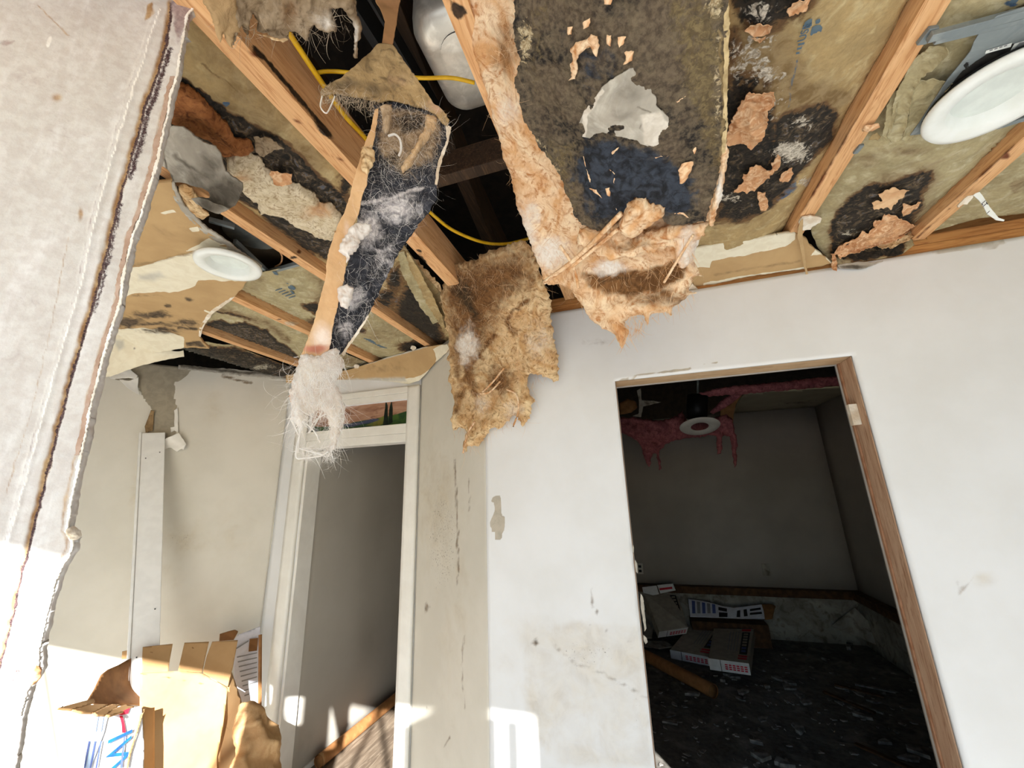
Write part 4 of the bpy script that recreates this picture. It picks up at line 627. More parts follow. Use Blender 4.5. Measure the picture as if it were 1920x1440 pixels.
tuft('torn_fringe', [(1155, 425), (1168, 405), (1173, 395), (1178, 384), (1192, 372), (1212, 370), (1216, 380), (1230, 382), (1250, 390), (1246, 402), (1232, 410), (1215, 425), (1195, 440), (1172, 440)], off(HB, .06), mPEACH, hb, 2.2, .016, (.02, 24), 5, 90, (), 10)
tuft('torn_fringe', [(1085, 425), (1120, 434), (1150, 418), (1168, 412), (1166, 430), (1185, 445), (1240, 430), (1262, 422), (1300, 424), (1325, 418), (1320, 440), (1304, 452), (1300, 485), (1285, 500), (1270, 490), (1262, 460), (1230, 470), (1190, 478), (1150, 480), (1110, 470), (1085, 450)], off(HB, .045), mPEACH, hb, 2.4, .022, (.03, 20), 5, 91, [('b', 1, 1290, 460, 20, 50, .7), ('b', 0, 1180, 450, 40, 12, .5)], 12)
tuft('torn_fringe', [(1330, 400), (1338, 370), (1346, 340), (1352, 300), (1360, 268), (1366, 282), (1360, 330), (1354, 370), (1342, 400), (1338, 425), (1330, 420)], off(HB, .052), mPEACH, hb, 2.2, .010, (.014, 24), 3, 92, [('b', 1, 1350, 360, 8, 40, .8)], 8)
sheet('facing_edge', [(1356, -60), (1366, -60), (1368, 60), (1364, 160), (1364, 230), (1358, 300), (1352, 300), (1356, 200), (1358, 100)], off(HB, .058), LM('worn_cream_edge', (c(206, 184, 140), c(150, 128, 88)), 40, rough=.9, bump=(70, .5, .004)), hb, 2, .004, (.004, 60), 4, None, 2, 0, 93)
for i, (a_, b_, c_) in enumerate((((1020, 530), (1085, 480), (1165, 400)), ((1072, 500), (1110, 470), (1158, 430)), ((1050, 460), (1075, 500), (1085, 540)), ((1245, 530), (1275, 480), (1300, 440)))): rope('fiber_rope', [off(HB, .075)(float(p[0]), float(p[1])) for p in (a_, b_, c_)], .006-.001*i, mPEACH, hb)
def starts(sf, pts, n, seed=0):
    r = np.random.default_rng(seed); p = np.asarray(pts, float); lo, hi = p.min(0), p.max(0); x = r.uniform(lo[0], hi[0], n*4); y = r.uniform(lo[1], hi[1], n*4); k = inside(x, y, p); return sf(x[k][:n], y[k][:n])
dn = np.array([.15, -.05, -1.])
strands('loose_fibers', starts(off(HB, .06), [(990, 400), (1080, 425), (1170, 440), (1300, 430), (1300, 540), (1170, 630), (1090, 560), (1010, 500)], 500, 1), dn, mSTRP, hb, 420, .055, 8, .35, .0004, 101, .06, .7)
strands('loose_fibers', starts(off(HB, .05), [(880, 0), (960, 0), (975, 200), (1040, 320), (1070, 420), (985, 420), (920, 200)], 500, 2), np.array([.1, .5, -.7]), mSTRP, hb, 420, .045, 8, .5, .0003, 102, .0, .8)
strands('loose_fibers', starts(HB, [(1150, 600), (1180, 590), (1260, 575), (1300, 545), (1300, 560), (1220, 600), (1165, 650)], 200, 3), np.array([0, 0, -1.]), mSTRP, hb, 160, .035, 6, .25, .0006, 103, .1, .4)

# ------------------------------------------------------------------ centre fiberglass curtain
CS = surf((840, 500, 'Y', 1.30), (985, 470, 'Y', 1.24), (835, 650, 'Y', 1.62), (1035, 620, 'Y', 1.53), (850, 790, 'Y', 1.66), (1045, 720, 'Y', 1.575), (880, 850, 'Y', 1.60), (960, 780, 'Y', 1.58), (935, 560, 'Y', 1.36), (930, 680, 'Y', 1.52), pw=3)
cs = thing('fiberglass_curtain', onY(930, 600, 1.45), 'stained tan fiberglass sheet hanging down the wall corner between the two doorways', 'insulation batt')
co = [(838, 512), (852, 498), (868, 492), (895, 488), (905, 475), (925, 466), (960, 456), (985, 452), (998, 470), (1010, 500), (1020, 530), (1030, 560), (1034, 610), (1042, 650), (1048, 700), (1046, 718), (1030, 712), (1005, 700), (985, 704), (990, 730), (1000, 748), (995, 775), (980, 800), (975, 790), (968, 770), (955, 790), (935, 800), (920, 798), (912, 820), (900, 836), (880, 838), (868, 852), (872, 828), (878, 812), (862, 800), (850, 806), (845, 790), (850, 760), (842, 700), (838, 640), (830, 560), (828, 530)]
cp = [('p', 0, [(836, 500), (890, 486), (985, 470), (1000, 520), (950, 560), (930, 600), (915, 650), (895, 700), (860, 660), (840, 600)], 30, .8), ('l', 0, [(860, 640), (870, 720), (862, 780)], 16, .6), ('p', 2, [(845, 515), (880, 520), (905, 560), (912, 592), (890, 600), (860, 570)], 16, .7), ('l', 0, [(925, 560), (900, 620), (885, 680), (890, 740)], 14, .8), ('l', 0, [(990, 560), (950, 600), (965, 620)], 12, .8), ('p', 0, [(905, 500), (990, 470), (1005, 520), (960, 540), (930, 560)], 24, .62), ('b', 1, 882, 645, 18, 36, .85), ('b', 0, 940, 715, 26, 30, .7), ('b', 1, 905, 760, 18, 20, .5), ('b', 1, 1010, 640, 30, 40, .4), ('b', 1, 960, 770, 20, 20, .45), ('l', 0, [(925, 625), (890, 690), (880, 720)], 10, .8)]
tuft('fiberglass_sheet', co, CS, mTAN, cs, 2.6, .022, (.040, 6), 6, 111, cp, 14, False, oct=5, prag=10, warp=.10)
strands('loose_fibers', starts(off(CS, .03), co, 700, 5), np.array([.2, -.05, -1.]), mSTRP, cs, 1300, .08, 9, .45, .00045, 112, .05, .6)
strands('loose_fibers', starts(off(CS, .03), [(838, 500), (920, 490), (920, 620), (850, 640)], 400, 6), dn, mSTRD, cs, 260, .03, 6, .6, .0004, 113, .0, .8)
strands('hanging_fibers', starts(CS, [(850, 790), (880, 830), (920, 800), (975, 780), (1000, 720), (1046, 705), (1000, 690), (960, 760), (900, 790)], 300, 7), np.array([.05, 0, -1.]), mSTRP, cs, 240, .055, 8, .3, .0004, 114, .10, .4)
for p in ([(868, 850), (876, 815), (890, 790)], [(962, 800), (972, 770), (968, 740), (950, 730)], [(905, 735), (925, 715), (945, 690)], [(938, 715), (918, 735), (900, 738)]): rope('fiber_rope', [off(CS, .035)(float(a), float(b)) for a, b in p], .004, mPEACH, cs)

# ------------------------------------------------------------------ folded facing hanging in the middle
FS = surf((730, 0, 'R', .62), (735, 90, 'R', .62), (620, 160, 'R', .66), (840, 230, 'R', .66), (690, 330, 'R', .67), (820, 340, 'R', .68), (650, 450, 'R', .70), (770, 440, 'R', .71), (610, 560, 'R', .74), (700, 560, 'R', .74), (590, 680, 'R', .77), (640, 650, 'R', .77), (595, 860, 'R', .80), pw=3)
ff = thing('folded_facing', onR(690, 400, .68), 'long twisted strip of kraft facing with blue black backing and a white fluffy tail', 'insulation scrap')
sheet('top_strip', [(706, -60), (752, -60), (750, 0), (744, 40), (735, 88), (725, 84), (716, 82), (722, 40), (712, 14), (704, 0)], FS, LM('orange_kraft', (c(208, 156, 108), c(178, 134, 88)), 14, rough=.8), ff, 2.2, .002, (.004, 20), 3, None, 1, 0, 121)
sheet('kraft_hood', [(716, 82), (736, 86), (752, 108), (775, 140), (795, 168), (812, 192), (830, 208), (842, 226), (838, 240), (815, 215), (790, 200), (765, 195), (738, 190), (715, 192), (690, 186), (668, 182), (645, 178), (622, 176), (604, 184), (600, 172), (618, 156), (640, 146), (662, 126), (690, 98), (705, 86)], FS, LM('fuzzy_brown_kraft', (c(188, 160, 114), c(150, 124, 84), c(120, 100, 70)), 14, 7, 1., layers=((0, c(86, 74, 58), c(110, 96, 74), 22, .8, .3), (1, c(206, 182, 150), c(220, 176, 150), 24, .8, .3)), rough=.85, bump=(70, .7, .004, 1.)), ff, 2, .003, (.007, 26), 5, [('b', 0, 640, 160, 50, 16, .6), ('b', 0, 700, 170, 40, 20, .5), ('b', 1, 820, 200, 30, 20, .6), ('b', 1, 745, 150, 40, 30, .3)], 2, 5, 122)
mNAVY = LM('blue_black_backing', (c(52, 54, 62), c(30, 31, 36), c(78, 78, 84)), 22, 6, 1., layers=((0, c(186, 160, 128), c(132, 108, 82), 22, 1., .22, .5, 1.5), (1, c(226, 220, 218), c(170, 164, 166), 30, 1.1, .25, .55, 2.), (2, c(36, 32, 28), c(56, 46, 38), 20, .8, .2)), rough=.8, bump=(80, .8, .005, 1.5))
bk = [(700, 200), (738, 190), (770, 192), (800, 205), (830, 218), (842, 228), (844, 242), (838, 262), (828, 290), (820, 318), (818, 345), (820, 372), (806, 395), (795, 408), (775, 436), (748, 472), (730, 510), (708, 555), (690, 592), (668, 625), (648, 650), (640, 664), (616, 656), (620, 610), (636, 560), (650, 500), (662, 450), (672, 400), (684, 340), (692, 290), (704, 240)]
bp = [('p', 0, [(715, 200), (790, 205), (836, 230), (815, 300), (760, 330), (740, 320), (720, 290), (705, 260)], 14, .72), ('b', 2, 770, 230, 40, 24, .8), ('b', 2, 735, 300, 24, 20, .7), ('l', 0, [(812, 220), (790, 270), (765, 310)], 12, .95), ('b', 1, 745, 390, 50, 34, .72), ('l', 1, [(680, 380), (730, 370), (790, 350)], 12, .8), ('b', 1, 690, 430, 30, 40, .8), ('b', 1, 660, 560, 24, 30, .7), ('b', 1, 720, 480, 30, 40, .55), ('b', 1, 650, 620, 20, 30, .55)]
sheet('backing', bk, off(FS, -.01), mNAVY, ff, 2, .003, (.012, 16), 6, bp, 2.5, 8, 123)
sheet('torn_white_edge', [(836, 234), (846, 238), (842, 264), (831, 292), (823, 318), (820, 345), (816, 345), (819, 316), (826, 290), (838, 262)], off(FS, .002), mGYP, ff, 1.5, .002, (.002, 60), 3, None, 1.6, 0, 124)
sheet('torn_white_edge', [(640, 664), (650, 648), (668, 623), (690, 590), (692, 594), (670, 629), (652, 654), (645, 668)], off(FS, .002), mGYP, ff, 1.5, .002, (.002, 60), 3, None, 1.2, 0, 1241)
mFLG = LM('tan_paper_flange', (c(220, 182, 138), c(204, 162, 116)), 12, 6, .5, layers=((1, c(230, 206, 186), c(240, 222, 206), 20, .8, .3), (0, c(200, 130, 110), c(186, 120, 96), 16, .6, .3)), rough=.8, bump=(60, .4, .003))
sheet('paper_flange', [(703, 206), (710, 204), (706, 235), (700, 270), (694, 292), (690, 318), (688, 345), (678, 372), (674, 396), (664, 420), (660, 445), (654, 465), (650, 490), (644, 530), (634, 570), (626, 606), (618, 655), (600, 668), (564, 668), (575, 640), (590, 600), (600, 560), (611, 520), (612, 490), (622, 452), (634, 420), (645, 398), (656, 368), (662, 340), (672, 310), (682, 275), (694, 245)], off(FS, .016), mFLG, ff, 2, .002, (.006, 18), 4, [('b', 1, 605, 630, 20, 30, .7), ('b', 0, 590, 655, 26, 9, .8), ('b', 1, 650, 430, 8, 24, .6)], 1.4, 4, 125)
tuft('white_tuft', [(634, 470), (640, 452), (655, 432), (662, 420), (676, 418), (694, 422), (700, 432), (690, 444), (676, 450), (668, 466), (656, 478), (650, 500), (648, 486)], off(FS, .03), mWHITEF, ff, 1.8, .012, (.012, 30), 4, 126, (), 8)
tuft('white_tuft', [(632, 540), (650, 534), (664, 540), (660, 560), (652, 580), (640, 575), (634, 560)], off(FS, .024), mWHITEF, ff, 1.8, .008, (.008, 30), 3, 127, (), 7)
tuft('peach_tuft', [(678, 275), (695, 270), (706, 285), (700, 305), (690, 325), (680, 320), (675, 300)], off(FS, .026), mTAN, ff, 2, .008, (.010, 30), 4, 128, (), 7)
tuft('fluff_ridge', [(800, 215), (820, 220), (818, 240), (800, 262), (782, 290), (770, 315), (755, 325), (752, 312), (768, 290), (785, 262), (795, 240)], off(FS, .012), LM('cream_ridge', (c(226, 194, 152), c(190, 156, 116)), 20, rough=.95, bump=(60, .8, .005, 2)), ff, 1.8, .010, (.012, 26), 3, 129, (), 8)
tuft('fluff_ridge', [(712, 200), (735, 195), (735, 225), (728, 250), (718, 250), (716, 225)], off(FS, .014), LM('beige_ridge', (c(200, 174, 142), c(160, 136, 106)), 20, rough=.95, bump=(60, .8, .005, 2)), ff, 1.8, .008, (.012, 30), 3, 130, (), 7)
rope('fiber_rope', [off(FS, .03)(float(a), float(b)) for a, b in ((728, 255), (740, 252), (750, 262), (752, 280), (748, 292))], .0022, mSTRW, ff)
tail = [(562, 664), (600, 668), (618, 656), (632, 650), (640, 662), (645, 680), (640, 700), (634, 702), (628, 720), (640, 742), (646, 762), (644, 790), (638, 812), (628, 838), (622, 846), (620, 830), (618, 800), (612, 775), (600, 768), (585, 775), (572, 790), (565, 810), (558, 798), (545, 786), (546, 760), (542, 735), (548, 710), (556, 690)]
TS = off(FS, .01)
tuft('white_tail', tail, TS, mWHITEF, ff, 1.8, .026, (.020, 14), 4, 131, [('b', 1, 580, 700, 30, 30, .7), ('b', 1, 625, 790, 12, 40, .9), ('b', 1, 580, 760, 40, 40, .5)], 12)
sheet('orange_scrap', [(541, 742), (546, 738), (556, 752), (553, 775), (548, 768)], off(FS, .012), mTPAPER, ff, 1.5, .001, (.003, 30), 3, None, 1, 0, 132)
strands('loose_fibers', starts(off(FS, .012), bk, 2500, 8), np.array([-.1, 0, -.6]), mSTRW, ff, 900, .05, 10, .55, .00018, 133, .0, .7, .12)
strands('loose_fibers', starts(off(FS, .016), [(715, 200), (790, 205), (836, 230), (815, 300), (760, 330), (700, 300)], 900, 9), np.array([-.1, 0, -.6]), mSTRG, ff, 520, .045, 9, .9, .00025, 134, .0, 1., .1)
strands('loose_fibers', starts(off(FS, .035), tail, 1500, 10), np.array([.15, 0, -1.]), mSTRW, ff, 1000, .055, 9, .5, .0003, 135, .05, .6, .05)
strands('loose_fibers', starts(off(FS, .006), [(604, 160), (680, 176), (720, 190), (700, 205), (640, 195), (604, 190)], 500, 11), np.array([0, 0, -1.]), mSTRG, ff, 300, .035, 9, .9, .0003, 136, .06, .6, .05)
for p in ([(545, 785), (552, 800), (560, 815), (562, 805)], [(566, 800), (558, 830), (556, 858), (575, 858), (600, 855), (616, 846)], [(590, 765), (570, 785), (563, 810), (558, 850)], [(612, 775), (590, 790), (580, 812)], [(640, 800), (632, 830), (620, 848), (616, 856)], [(605, 770), (588, 800), (578, 812)], [(570, 790), (590, 810), (600, 830)], [(604, 180), (601, 200), (612, 212), (622, 195), (628, 180)], [(560, 840), (580, 846), (605, 852)]): rope('fiber_rope', [off(FS, .02)(float(a), float(b)) for a, b in p], .0013, mSTRW, ff)
strands('wispy_end', starts(off(FS, .01), [(556, 840), (575, 838), (612, 845), (620, 856), (590, 860), (558, 862)], 200, 12), np.array([.9, .2, -.1]), mSTRW, ff, 160, .05, 9, .7, .0003, 137, .03, .4, .05)
strands('wispy_end', starts(off(FS, .01), [(608, 838), (622, 836), (622, 858), (608, 862)], 100, 13), np.array([-.2, 0, -1.]), mSTRW, ff, 90, .025, 8, .9, .0003, 138, .0, .8, .05)

# ------------------------------------------------------------------ grey tatters at the top
GT = surf((400, 0, 'Z', 2.36), (480, 60, 'Z', 2.38), (560, 70, 'Z', 2.40), (660, 80, 'Z', 2.42), (650, -60, 'Z', 2.44), (420, -60, 'Z', 2.40), (540, -60, 'Z', 2.42))
gt = thing('tattered_insulation', onZ(540, 20, 2.40), 'grey beige shreds of insulation dangling at the top of the frame', 'insulation scrap')
tuft('tattered_body', [(372, -70), (410, 0), (420, 30), (430, 70), (436, 84), (441, 60), (448, 40), (462, 66), (466, 40), (472, 20), (484, 40), (482, 58), (500, 62), (515, 72), (530, 76), (540, 74), (542, 58), (552, 60), (568, 72), (577, 77), (582, 50), (588, 44), (594, 54), (606, 58), (620, 56), (632, 58), (628, 40), (622, 12), (636, 10), (650, 24), (660, 40), (664, 60), (664, 78), (672, 80), (670, 108), (664, 110), (662, 84), (676, 72), (678, 55), (670, 24), (666, 0), (668, -70)], GT, mGREYF, gt, 2.4, .018, (.022, 18), 3, 141, [('b', 1, 610, 30, 34, 26, .42), ('b', 2, 500, 50, 14, 8, .6), ('b', 1, 660, 60, 12, 30, .6), ('b', 0, 540, 20, 20, 40, .4)], 10)
tuft('shred', [(476, 62), (500, 66), (520, 72), (542, 74), (530, 78), (505, 72), (488, 66)], off(GT, .02), mTAN, gt, 2, .005, (.008, 30), 2, 142, (), 5)
tuft('shred', [(380, 0), (400, -20), (440, -10), (446, 30), (452, 60), (440, 62), (436, 90), (428, 84), (418, 60), (412, 80), (404, 50)], off(GT, .025), LM('smeared_tan_shred', (c(176, 146, 106), c(150, 122, 84)), 12, 6, 1.5, rough=.95, bump=(40, .7, .005, 2)), gt, 2.2, .008, (.012, 22), 3, 143, (), 8)
strands('loose_fibers', starts(GT, [(400, 0), (660, 0), (664, 70), (560, 70), (440, 70)], 300, 14), np.array([.05, 0, -1.]), mSTRG, gt, 240, .04, 8, .5, .0004, 144, .05, .5)

# ------------------------------------------------------------------ ceiling drywall left over at the left
RS = surf((262, 350, 'Z', ZC-.012), (350, 400, 'Z', ZC-.02), (430, 480, 'Z', ZC-.025), (490, 510, 'Z', ZC-.035), (380, 600, 'Z', ZC-.03), (378, 640, 'Z', ZC-.03), (230, 500, 'Z', ZC-.03), (215, 600, 'Z', ZC-.03), (205, 640, 'Z', ZC-.035), pw=3)
rm = thing('ceiling_drywall', onZ(340, 520, ZC-.02), 'sagging white and torn tan ceiling drywall around the left recessed light', 'drywall')
ro = [(225, 360), (262, 350), (322, 342), (329, 368), (342, 388), (360, 408), (385, 432), (415, 450), (440, 470), (465, 488), (484, 500), (489, 510), (478, 520), (463, 527), (457, 538), (440, 556), (425, 568), (400, 583), (388, 598), (378, 614), (374, 634), (392, 655), (368, 652), (345, 652), (300, 660), (200, 660), (190, 600)]
rp = [('p', 0, [(225, 506), (262, 500), (300, 490), (340, 478), (372, 468), (400, 460), (440, 465), (492, 500), (490, 515), (465, 526), (440, 528), (405, 526), (372, 526), (366, 536), (345, 544), (300, 548), (220, 556)], 2, 1.), ('p', 0, [(345, 470), (372, 458), (392, 445), (425, 458), (400, 462), (370, 470)], 3, .9), ('p', 0, [(296, 400), (325, 392), (334, 398), (310, 404)], 3, .75), ('p', 0, [(352, 428), (372, 422), (376, 434), (362, 437)], 3, .75), ('l', 0, [(424, 565), (408, 575), (395, 586), (384, 582)], 4, .8), ('p', 0, [(205, 622), (240, 615), (300, 617), (345, 630), (346, 652), (300, 662), (200, 664)], 3, .9),
      ('b', 1, 315, 574, 9, 5, .8), ('b', 1, 355, 560, 12, 6, .72), ('b', 1, 285, 590, 50, 10, .74), ('b', 1, 240, 605, 40, 14, .8), ('b', 1, 350, 605, 40, 12, .68), ('b', 1, 300, 620, 50, 9, .75), ('l', 1, [(220, 612), (300, 606), (370, 616)], 10, .75), ('b', 1, 270, 556, 60, 4, .5), ('p', 2, [(258, 512), (300, 506), (312, 520), (290, 530), (255, 528)], 8, .58), ('p', 1, [(348, 640), (374, 636), (392, 654), (350, 651)], 4, .8), ('l', 3, [(240, 500), (300, 490), (370, 470)], 7, .7), ('b', 3, 330, 430, 60, 30, .35)]
sheet('ceiling_board', ro, RS, mDRYTAN, rm, 2.4, .012, (.006, 8), 4, rp, 1.5, 3, 151)
sheet('torn_rim', [(322, 342), (327, 340), (334, 366), (348, 388), (366, 408), (390, 430), (420, 449), (445, 468), (470, 486), (492, 500), (486, 504), (465, 492), (440, 476), (412, 456), (382, 437), (356, 412), (338, 392), (325, 370)], off(RS, .004), mGREYP, rm, 1.6, .006, (.003, 40), 3, None, 1.5, 0, 152)
sheet('torn_rim', [(400, 478), (430, 470), (452, 484), (464, 486), (448, 492), (436, 480), (412, 484)], off(RS, .012), mTPAPER, rm, 1.6, .002, (.003, 40), 3, None, 1.5, 0, 1521)
sheet('torn_paper_edge', [(432, 560), (440, 556), (425, 570), (402, 585), (390, 600), (380, 616), (376, 632), (372, 630), (375, 612), (386, 594), (400, 580)], off(RS, .006), mGYP, rm, 1.5, .004, (.003, 60), 3, None, 1.5, 0, 153)
tuft('fallen_fluff', [(334, 350), (345, 345), (360, 352), (372, 372), (380, 392), (392, 402), (384, 410), (366, 404), (346, 385)], off(RS, -.03), mTAN, rm, 2, .01, (.012, 26), 2, 154, (), 8)
GF = surf((312, 250, 'Z', ZC-.06), (340, 235, 'Z', ZC-.05), (400, 300, 'Z', ZC-.10), (445, 350, 'Z', ZC-.12), (420, 390, 'Z', ZC-.15), (370, 330, 'Z', ZC-.10), (315, 330, 'Z', ZC-.06))
gf = thing('hanging_paper', onZ(370, 310, ZC-.1), 'curled grey flap of wet drywall paper drooping from the ceiling at upper left', 'drywall')
sheet('paper_flap', [(300, 310), (306, 270), (314, 242), (326, 234), (345, 236), (362, 250), (382, 266), (402, 274), (414, 288), (418, 305), (424, 320), (436, 332), (452, 344), (454, 352), (446, 372), (440, 385), (425, 395), (410, 400), (396, 396), (378, 388), (366, 378), (361, 372), (372, 370), (386, 372), (395, 370), (392, 360), (380, 352), (360, 347), (342, 342), (325, 342), (318, 330), (312, 318)], GF, mGREYP, gf, 2, .004, (.016, 8), 4, [('b', 1, 420, 370, 46, 40, 1.), ('b', 1, 380, 340, 60, 40, .62), ('b', 1, 340, 320, 40, 24, .5), ('b', 1, 395, 310, 30, 30, .6), ('l', 1, [(330, 290), (370, 320), (420, 350)], 14, .7), ('l', 1, [(308, 290), (312, 318), (326, 340)], 4, .9)], 1.5, 5, 155)
sheet('curled_lip', [(361, 372), (372, 370), (388, 374), (400, 380), (414, 384), (428, 392), (410, 401), (394, 397), (376, 388)], off(GF, .03), mGREYP, gf, 1.6, .003, (.008, 14), 3, [('b', 1, 390, 385, 40, 20, .8)], 1, 3, 156)
def down_ring(name_root, cpx, z, r, label, tilt=(0, 0)):
    t = thing('recessed_light', onZ(*cpx, z), label, 'ceiling light'); c_ = onZ(*cpx, z); ax = np.array([tilt[0], tilt[1], 1.])
    MB().lathe([(r*.545, .020), (r*.56, .016), (r*.655, -.002), (r*.67, -.005), (r*.86, -.010), (r*.97, -.008), (r, 0), (r*.99, .004), (r*.9, .004)], c_, ax, 64).go('trim_ring', mWHITEM, t, smooth=True)
    MB().lathe([(.0001, .019), (r*.40, .019), (r*.555, .018)], c_, ax, 48).go('lens', mLENS, t, smooth=True); return t, c_, ax
ra = float(np.linalg.norm(onZ(368, 488, ZC-.04)-onZ(491, 505, ZC-.04)))/2
down_ring('l', (429, 497), ZC-.064, ra, 'white round recessed light still set in the torn ceiling drywall at left')
# white paper flap below it and loose wall paper
WF = lambda k: sP(LA, LB, k)
FL = surf((195, 650, 'R', 1.62*S), (345, 650, 'R', 1.66*S), (205, 705, 'R', 1.70*S), (345, 668, 'R', 1.68*S), (270, 620, 'R', 1.62*S), (270, 690, 'R', 1.70*S))
lf = thing('peeled_ceiling_paper', FL(270., 660.), 'white painted paper peeled down off the ceiling above the left wall', 'drywall')
sheet('peeled_sheet', [(185, 690), (190, 640), (206, 622), (235, 616), (255, 614), (290, 618), (310, 622), (325, 623), (340, 625), (352, 640), (346, 648), (334, 646), (322, 650), (318, 656), (332, 658), (344, 656), (345, 668), (320, 672), (300, 676), (270, 684), (240, 694), (207, 706), (198, 706)], FL, mDRYTAN, lf, 2, .0015, (.012, 5), 3, [('p', 0, [(150, 600), (400, 600), (400, 720), (150, 720)], 3, 1.), ('p', 1, [(255, 616), (290, 618), (325, 636), (322, 640), (280, 634)], 3, .7), ('p', 2, [(210, 634), (235, 636), (236, 652), (222, 660), (212, 648)], 6, .62), ('b', 1, 252, 654, 4, 4, .7), ('p', 1, [(318, 650), (330, 645), (338, 656), (318, 659)], 3, .6), ('b', 1, 345, 633, 3, 2, .7)], .8, 2, 157)
lw = thing('loose_wall_paper', onP(260, 720, LA, LB), 'crinkled flaps of white paper peeling around the bare patch on the left wall', 'drywall')
for i, (p, d) in enumerate((([(206, 705), (225, 696), (240, 690), (262, 708), (258, 714), (245, 712), (228, 714), (212, 714)], .05), ([(226, 714), (245, 716), (262, 709), (260, 725), (264, 742), (252, 736), (238, 726)], .03), ([(302, 830), (318, 822), (337, 813), (351, 834), (346, 845), (342, 842), (334, 848), (322, 840), (308, 846), (300, 840)], .04), ([(276, 790), (284, 770), (290, 772), (287, 808), (274, 812), (272, 800)], .015), ([(320, 802), (329, 800), (328, 808), (321, 811)], .01), ([(327, 770), (334, 765), (335, 812), (328, 808)], .012))):
    sheet('paper_flap', p, lambda x, y, d=d: onP(x, y, LA, LB)+np.array([.755, -.655, 0])*d, mCASE if i != 3 else mDRYTAN, lw, 1.8, .001, (.012, 14), 3, None, .8, 0, 160+i)
# ceiling strip and loose tape along the doorway wall
CT = surf((1300, 472, 'Z', ZC-.006), (1400, 455, 'Z', ZC-.006), (1490, 438, 'Z', ZC-.006), (1520, 445, 'Z', ZC-.006), (1300, 530, 'Y', YW-.008), (1430, 515, 'Y', YW-.008), (1558, 496, 'Y', YW-.008), pw=3)
ct = thing('ceiling_strip', CT(1420., 485.), 'strip of ceiling drywall with torn tan paper left along the doorway wall', 'drywall')
sheet('strip_board', [(1270, 480), (1300, 468), (1350, 458), (1420, 448), (1490, 436), (1500, 442), (1514, 450), (1518, 460), (1536, 475), (1560, 494), (1540, 500), (1500, 506), (1450, 512), (1400, 520), (1340, 532), (1290, 540), (1270, 545)], CT, mDRYTAN, ct, 2.4, .012, (.004, 10), 4, [('p', 0, [(1260, 475), (1350, 456), (1492, 434), (1490, 448), (1470, 462), (1440, 470), (1400, 478), (1335, 489), (1332, 500), (1306, 502), (1260, 515)], 2, 1.), ('p', 0, [(1320, 530), (1400, 516), (1480, 505), (1510, 500), (1520, 510), (1320, 545)], 2, .9), ('p', 0, [(1515, 452), (1530, 470), (1518, 481), (1540, 478), (1560, 496), (1566, 490), (1530, 455)], 2, .9), ('l', 3, [(1340, 515), (1420, 502), (1500, 490)], 6, .6)], 1.2, 3, 171)
sheet('torn_corner', [(1290, 545), (1298, 532), (1308, 542), (1304, 552), (1292, 556)], off(CT, .02), mGYP, ct, 1.6, .004, (.004, 40), 3, None, 1.5, 0, 172)
TP = lambda x, y: CT(x, y)*1.0+(EYE-CT(x, y))*.02
tp = thing('dangling_tape', CT(1510., 430.), 'scrap of drywall with a strip of joint tape dangling from the joist end', 'drywall')
sheet('gypsum_scrap', [(1498, 420), (1505, 410), (1520, 407), (1540, 410), (1538, 418), (1524, 426), (1520, 432), (1504, 434)], off(CT, .03), mGYP, tp, 1.6, .008, (.006, 30), 3, None, 1.5, 0, 173)
sheet('joint_tape', [(1496, 430), (1500, 415), (1506, 410), (1505, 440), (1508, 470), (1512, 500), (1516, 518), (1511, 518), (1506, 490), (1500, 460), (1494, 445)], off(CT, .035), LM('joint_tape', (c(190, 160, 116), c(172, 142, 100)), 12, rough=.8), tp, 1.6, .001, (.004, 16), 3, None, .6, 0, 174)
sheet('gypsum_chip', [(1513, 522), (1520, 517), (1526, 520), (1522, 540), (1513, 544), (1514, 532)], off(CT, .035), mGREYP, tp, 1.4, .006, (.003, 60), 3, None, .8, 0, 175)
sheet('wall_top_scrap', [(1570, 496), (1610, 490), (1640, 492), (1660, 488), (1625, 502), (1600, 504), (1575, 503)], sY(YW-.012), mGREYP, tp, 1.6, .004, (.004, 40), 3, [('b', 1, 1600, 500, 26, 4, .9)], 1.2, 3, 176)
# brown oval of torn ceiling above the door
OV = surf((640, 695, 'Z', ZC-.005), (740, 665, 'Z', ZC-.005), (835, 645, 'Z', ZC-.005), (545, 700, 'Z', ZC-.004), (650, 715, 'Y', YD-.012), (765, 714, 'Y', YD-.012), (790, 712, 'Y', YD-.02), (560, 712, 'Y', YD-.012), (838, 662, 'Y', 1.80), pw=3)
ov = thing('ceiling_remnant', OV(720., 690.), 'tan oval of torn ceiling drywall curving down over the transom', 'drywall')
sheet('remnant_board', [(536, 703), (600, 700), (640, 696), (665, 690), (690, 682), (720, 672), (760, 660), (800, 650), (838, 645), (842, 652), (836, 662), (815, 680), (800, 698), (786, 714), (760, 722), (700, 724), (650, 724), (600, 722), (536, 718)], OV, mDRYTAN, ov, 2, .012, (.003, 10), 3, [('p', 0, [(812, 655), (817, 662), (818, 672), (814, 682), (805, 693), (792, 702), (776, 708), (750, 711), (640, 713), (640, 740), (860, 740), (880, 640), (840, 640)], 1.5, 1.), ('p', 2, [(640, 709), (760, 706), (765, 716), (640, 720)], 4, .7), ('l', 2, [(640, 694), (690, 681), (800, 650)], 3, .9), ('l', 1, [(536, 704), (600, 702)], 3, .6), ('b', 3, 720, 690, 70, 12, .45)], .8, 2, 181)
for a_ in ((668, 687), (775, 652)): tuft('gypsum_crumb', el(a_[0], a_[1], 5, 4), off(OV, .012), mGYP, ov, 1.2, .005, (.003, 80), 1.5, a_[0])
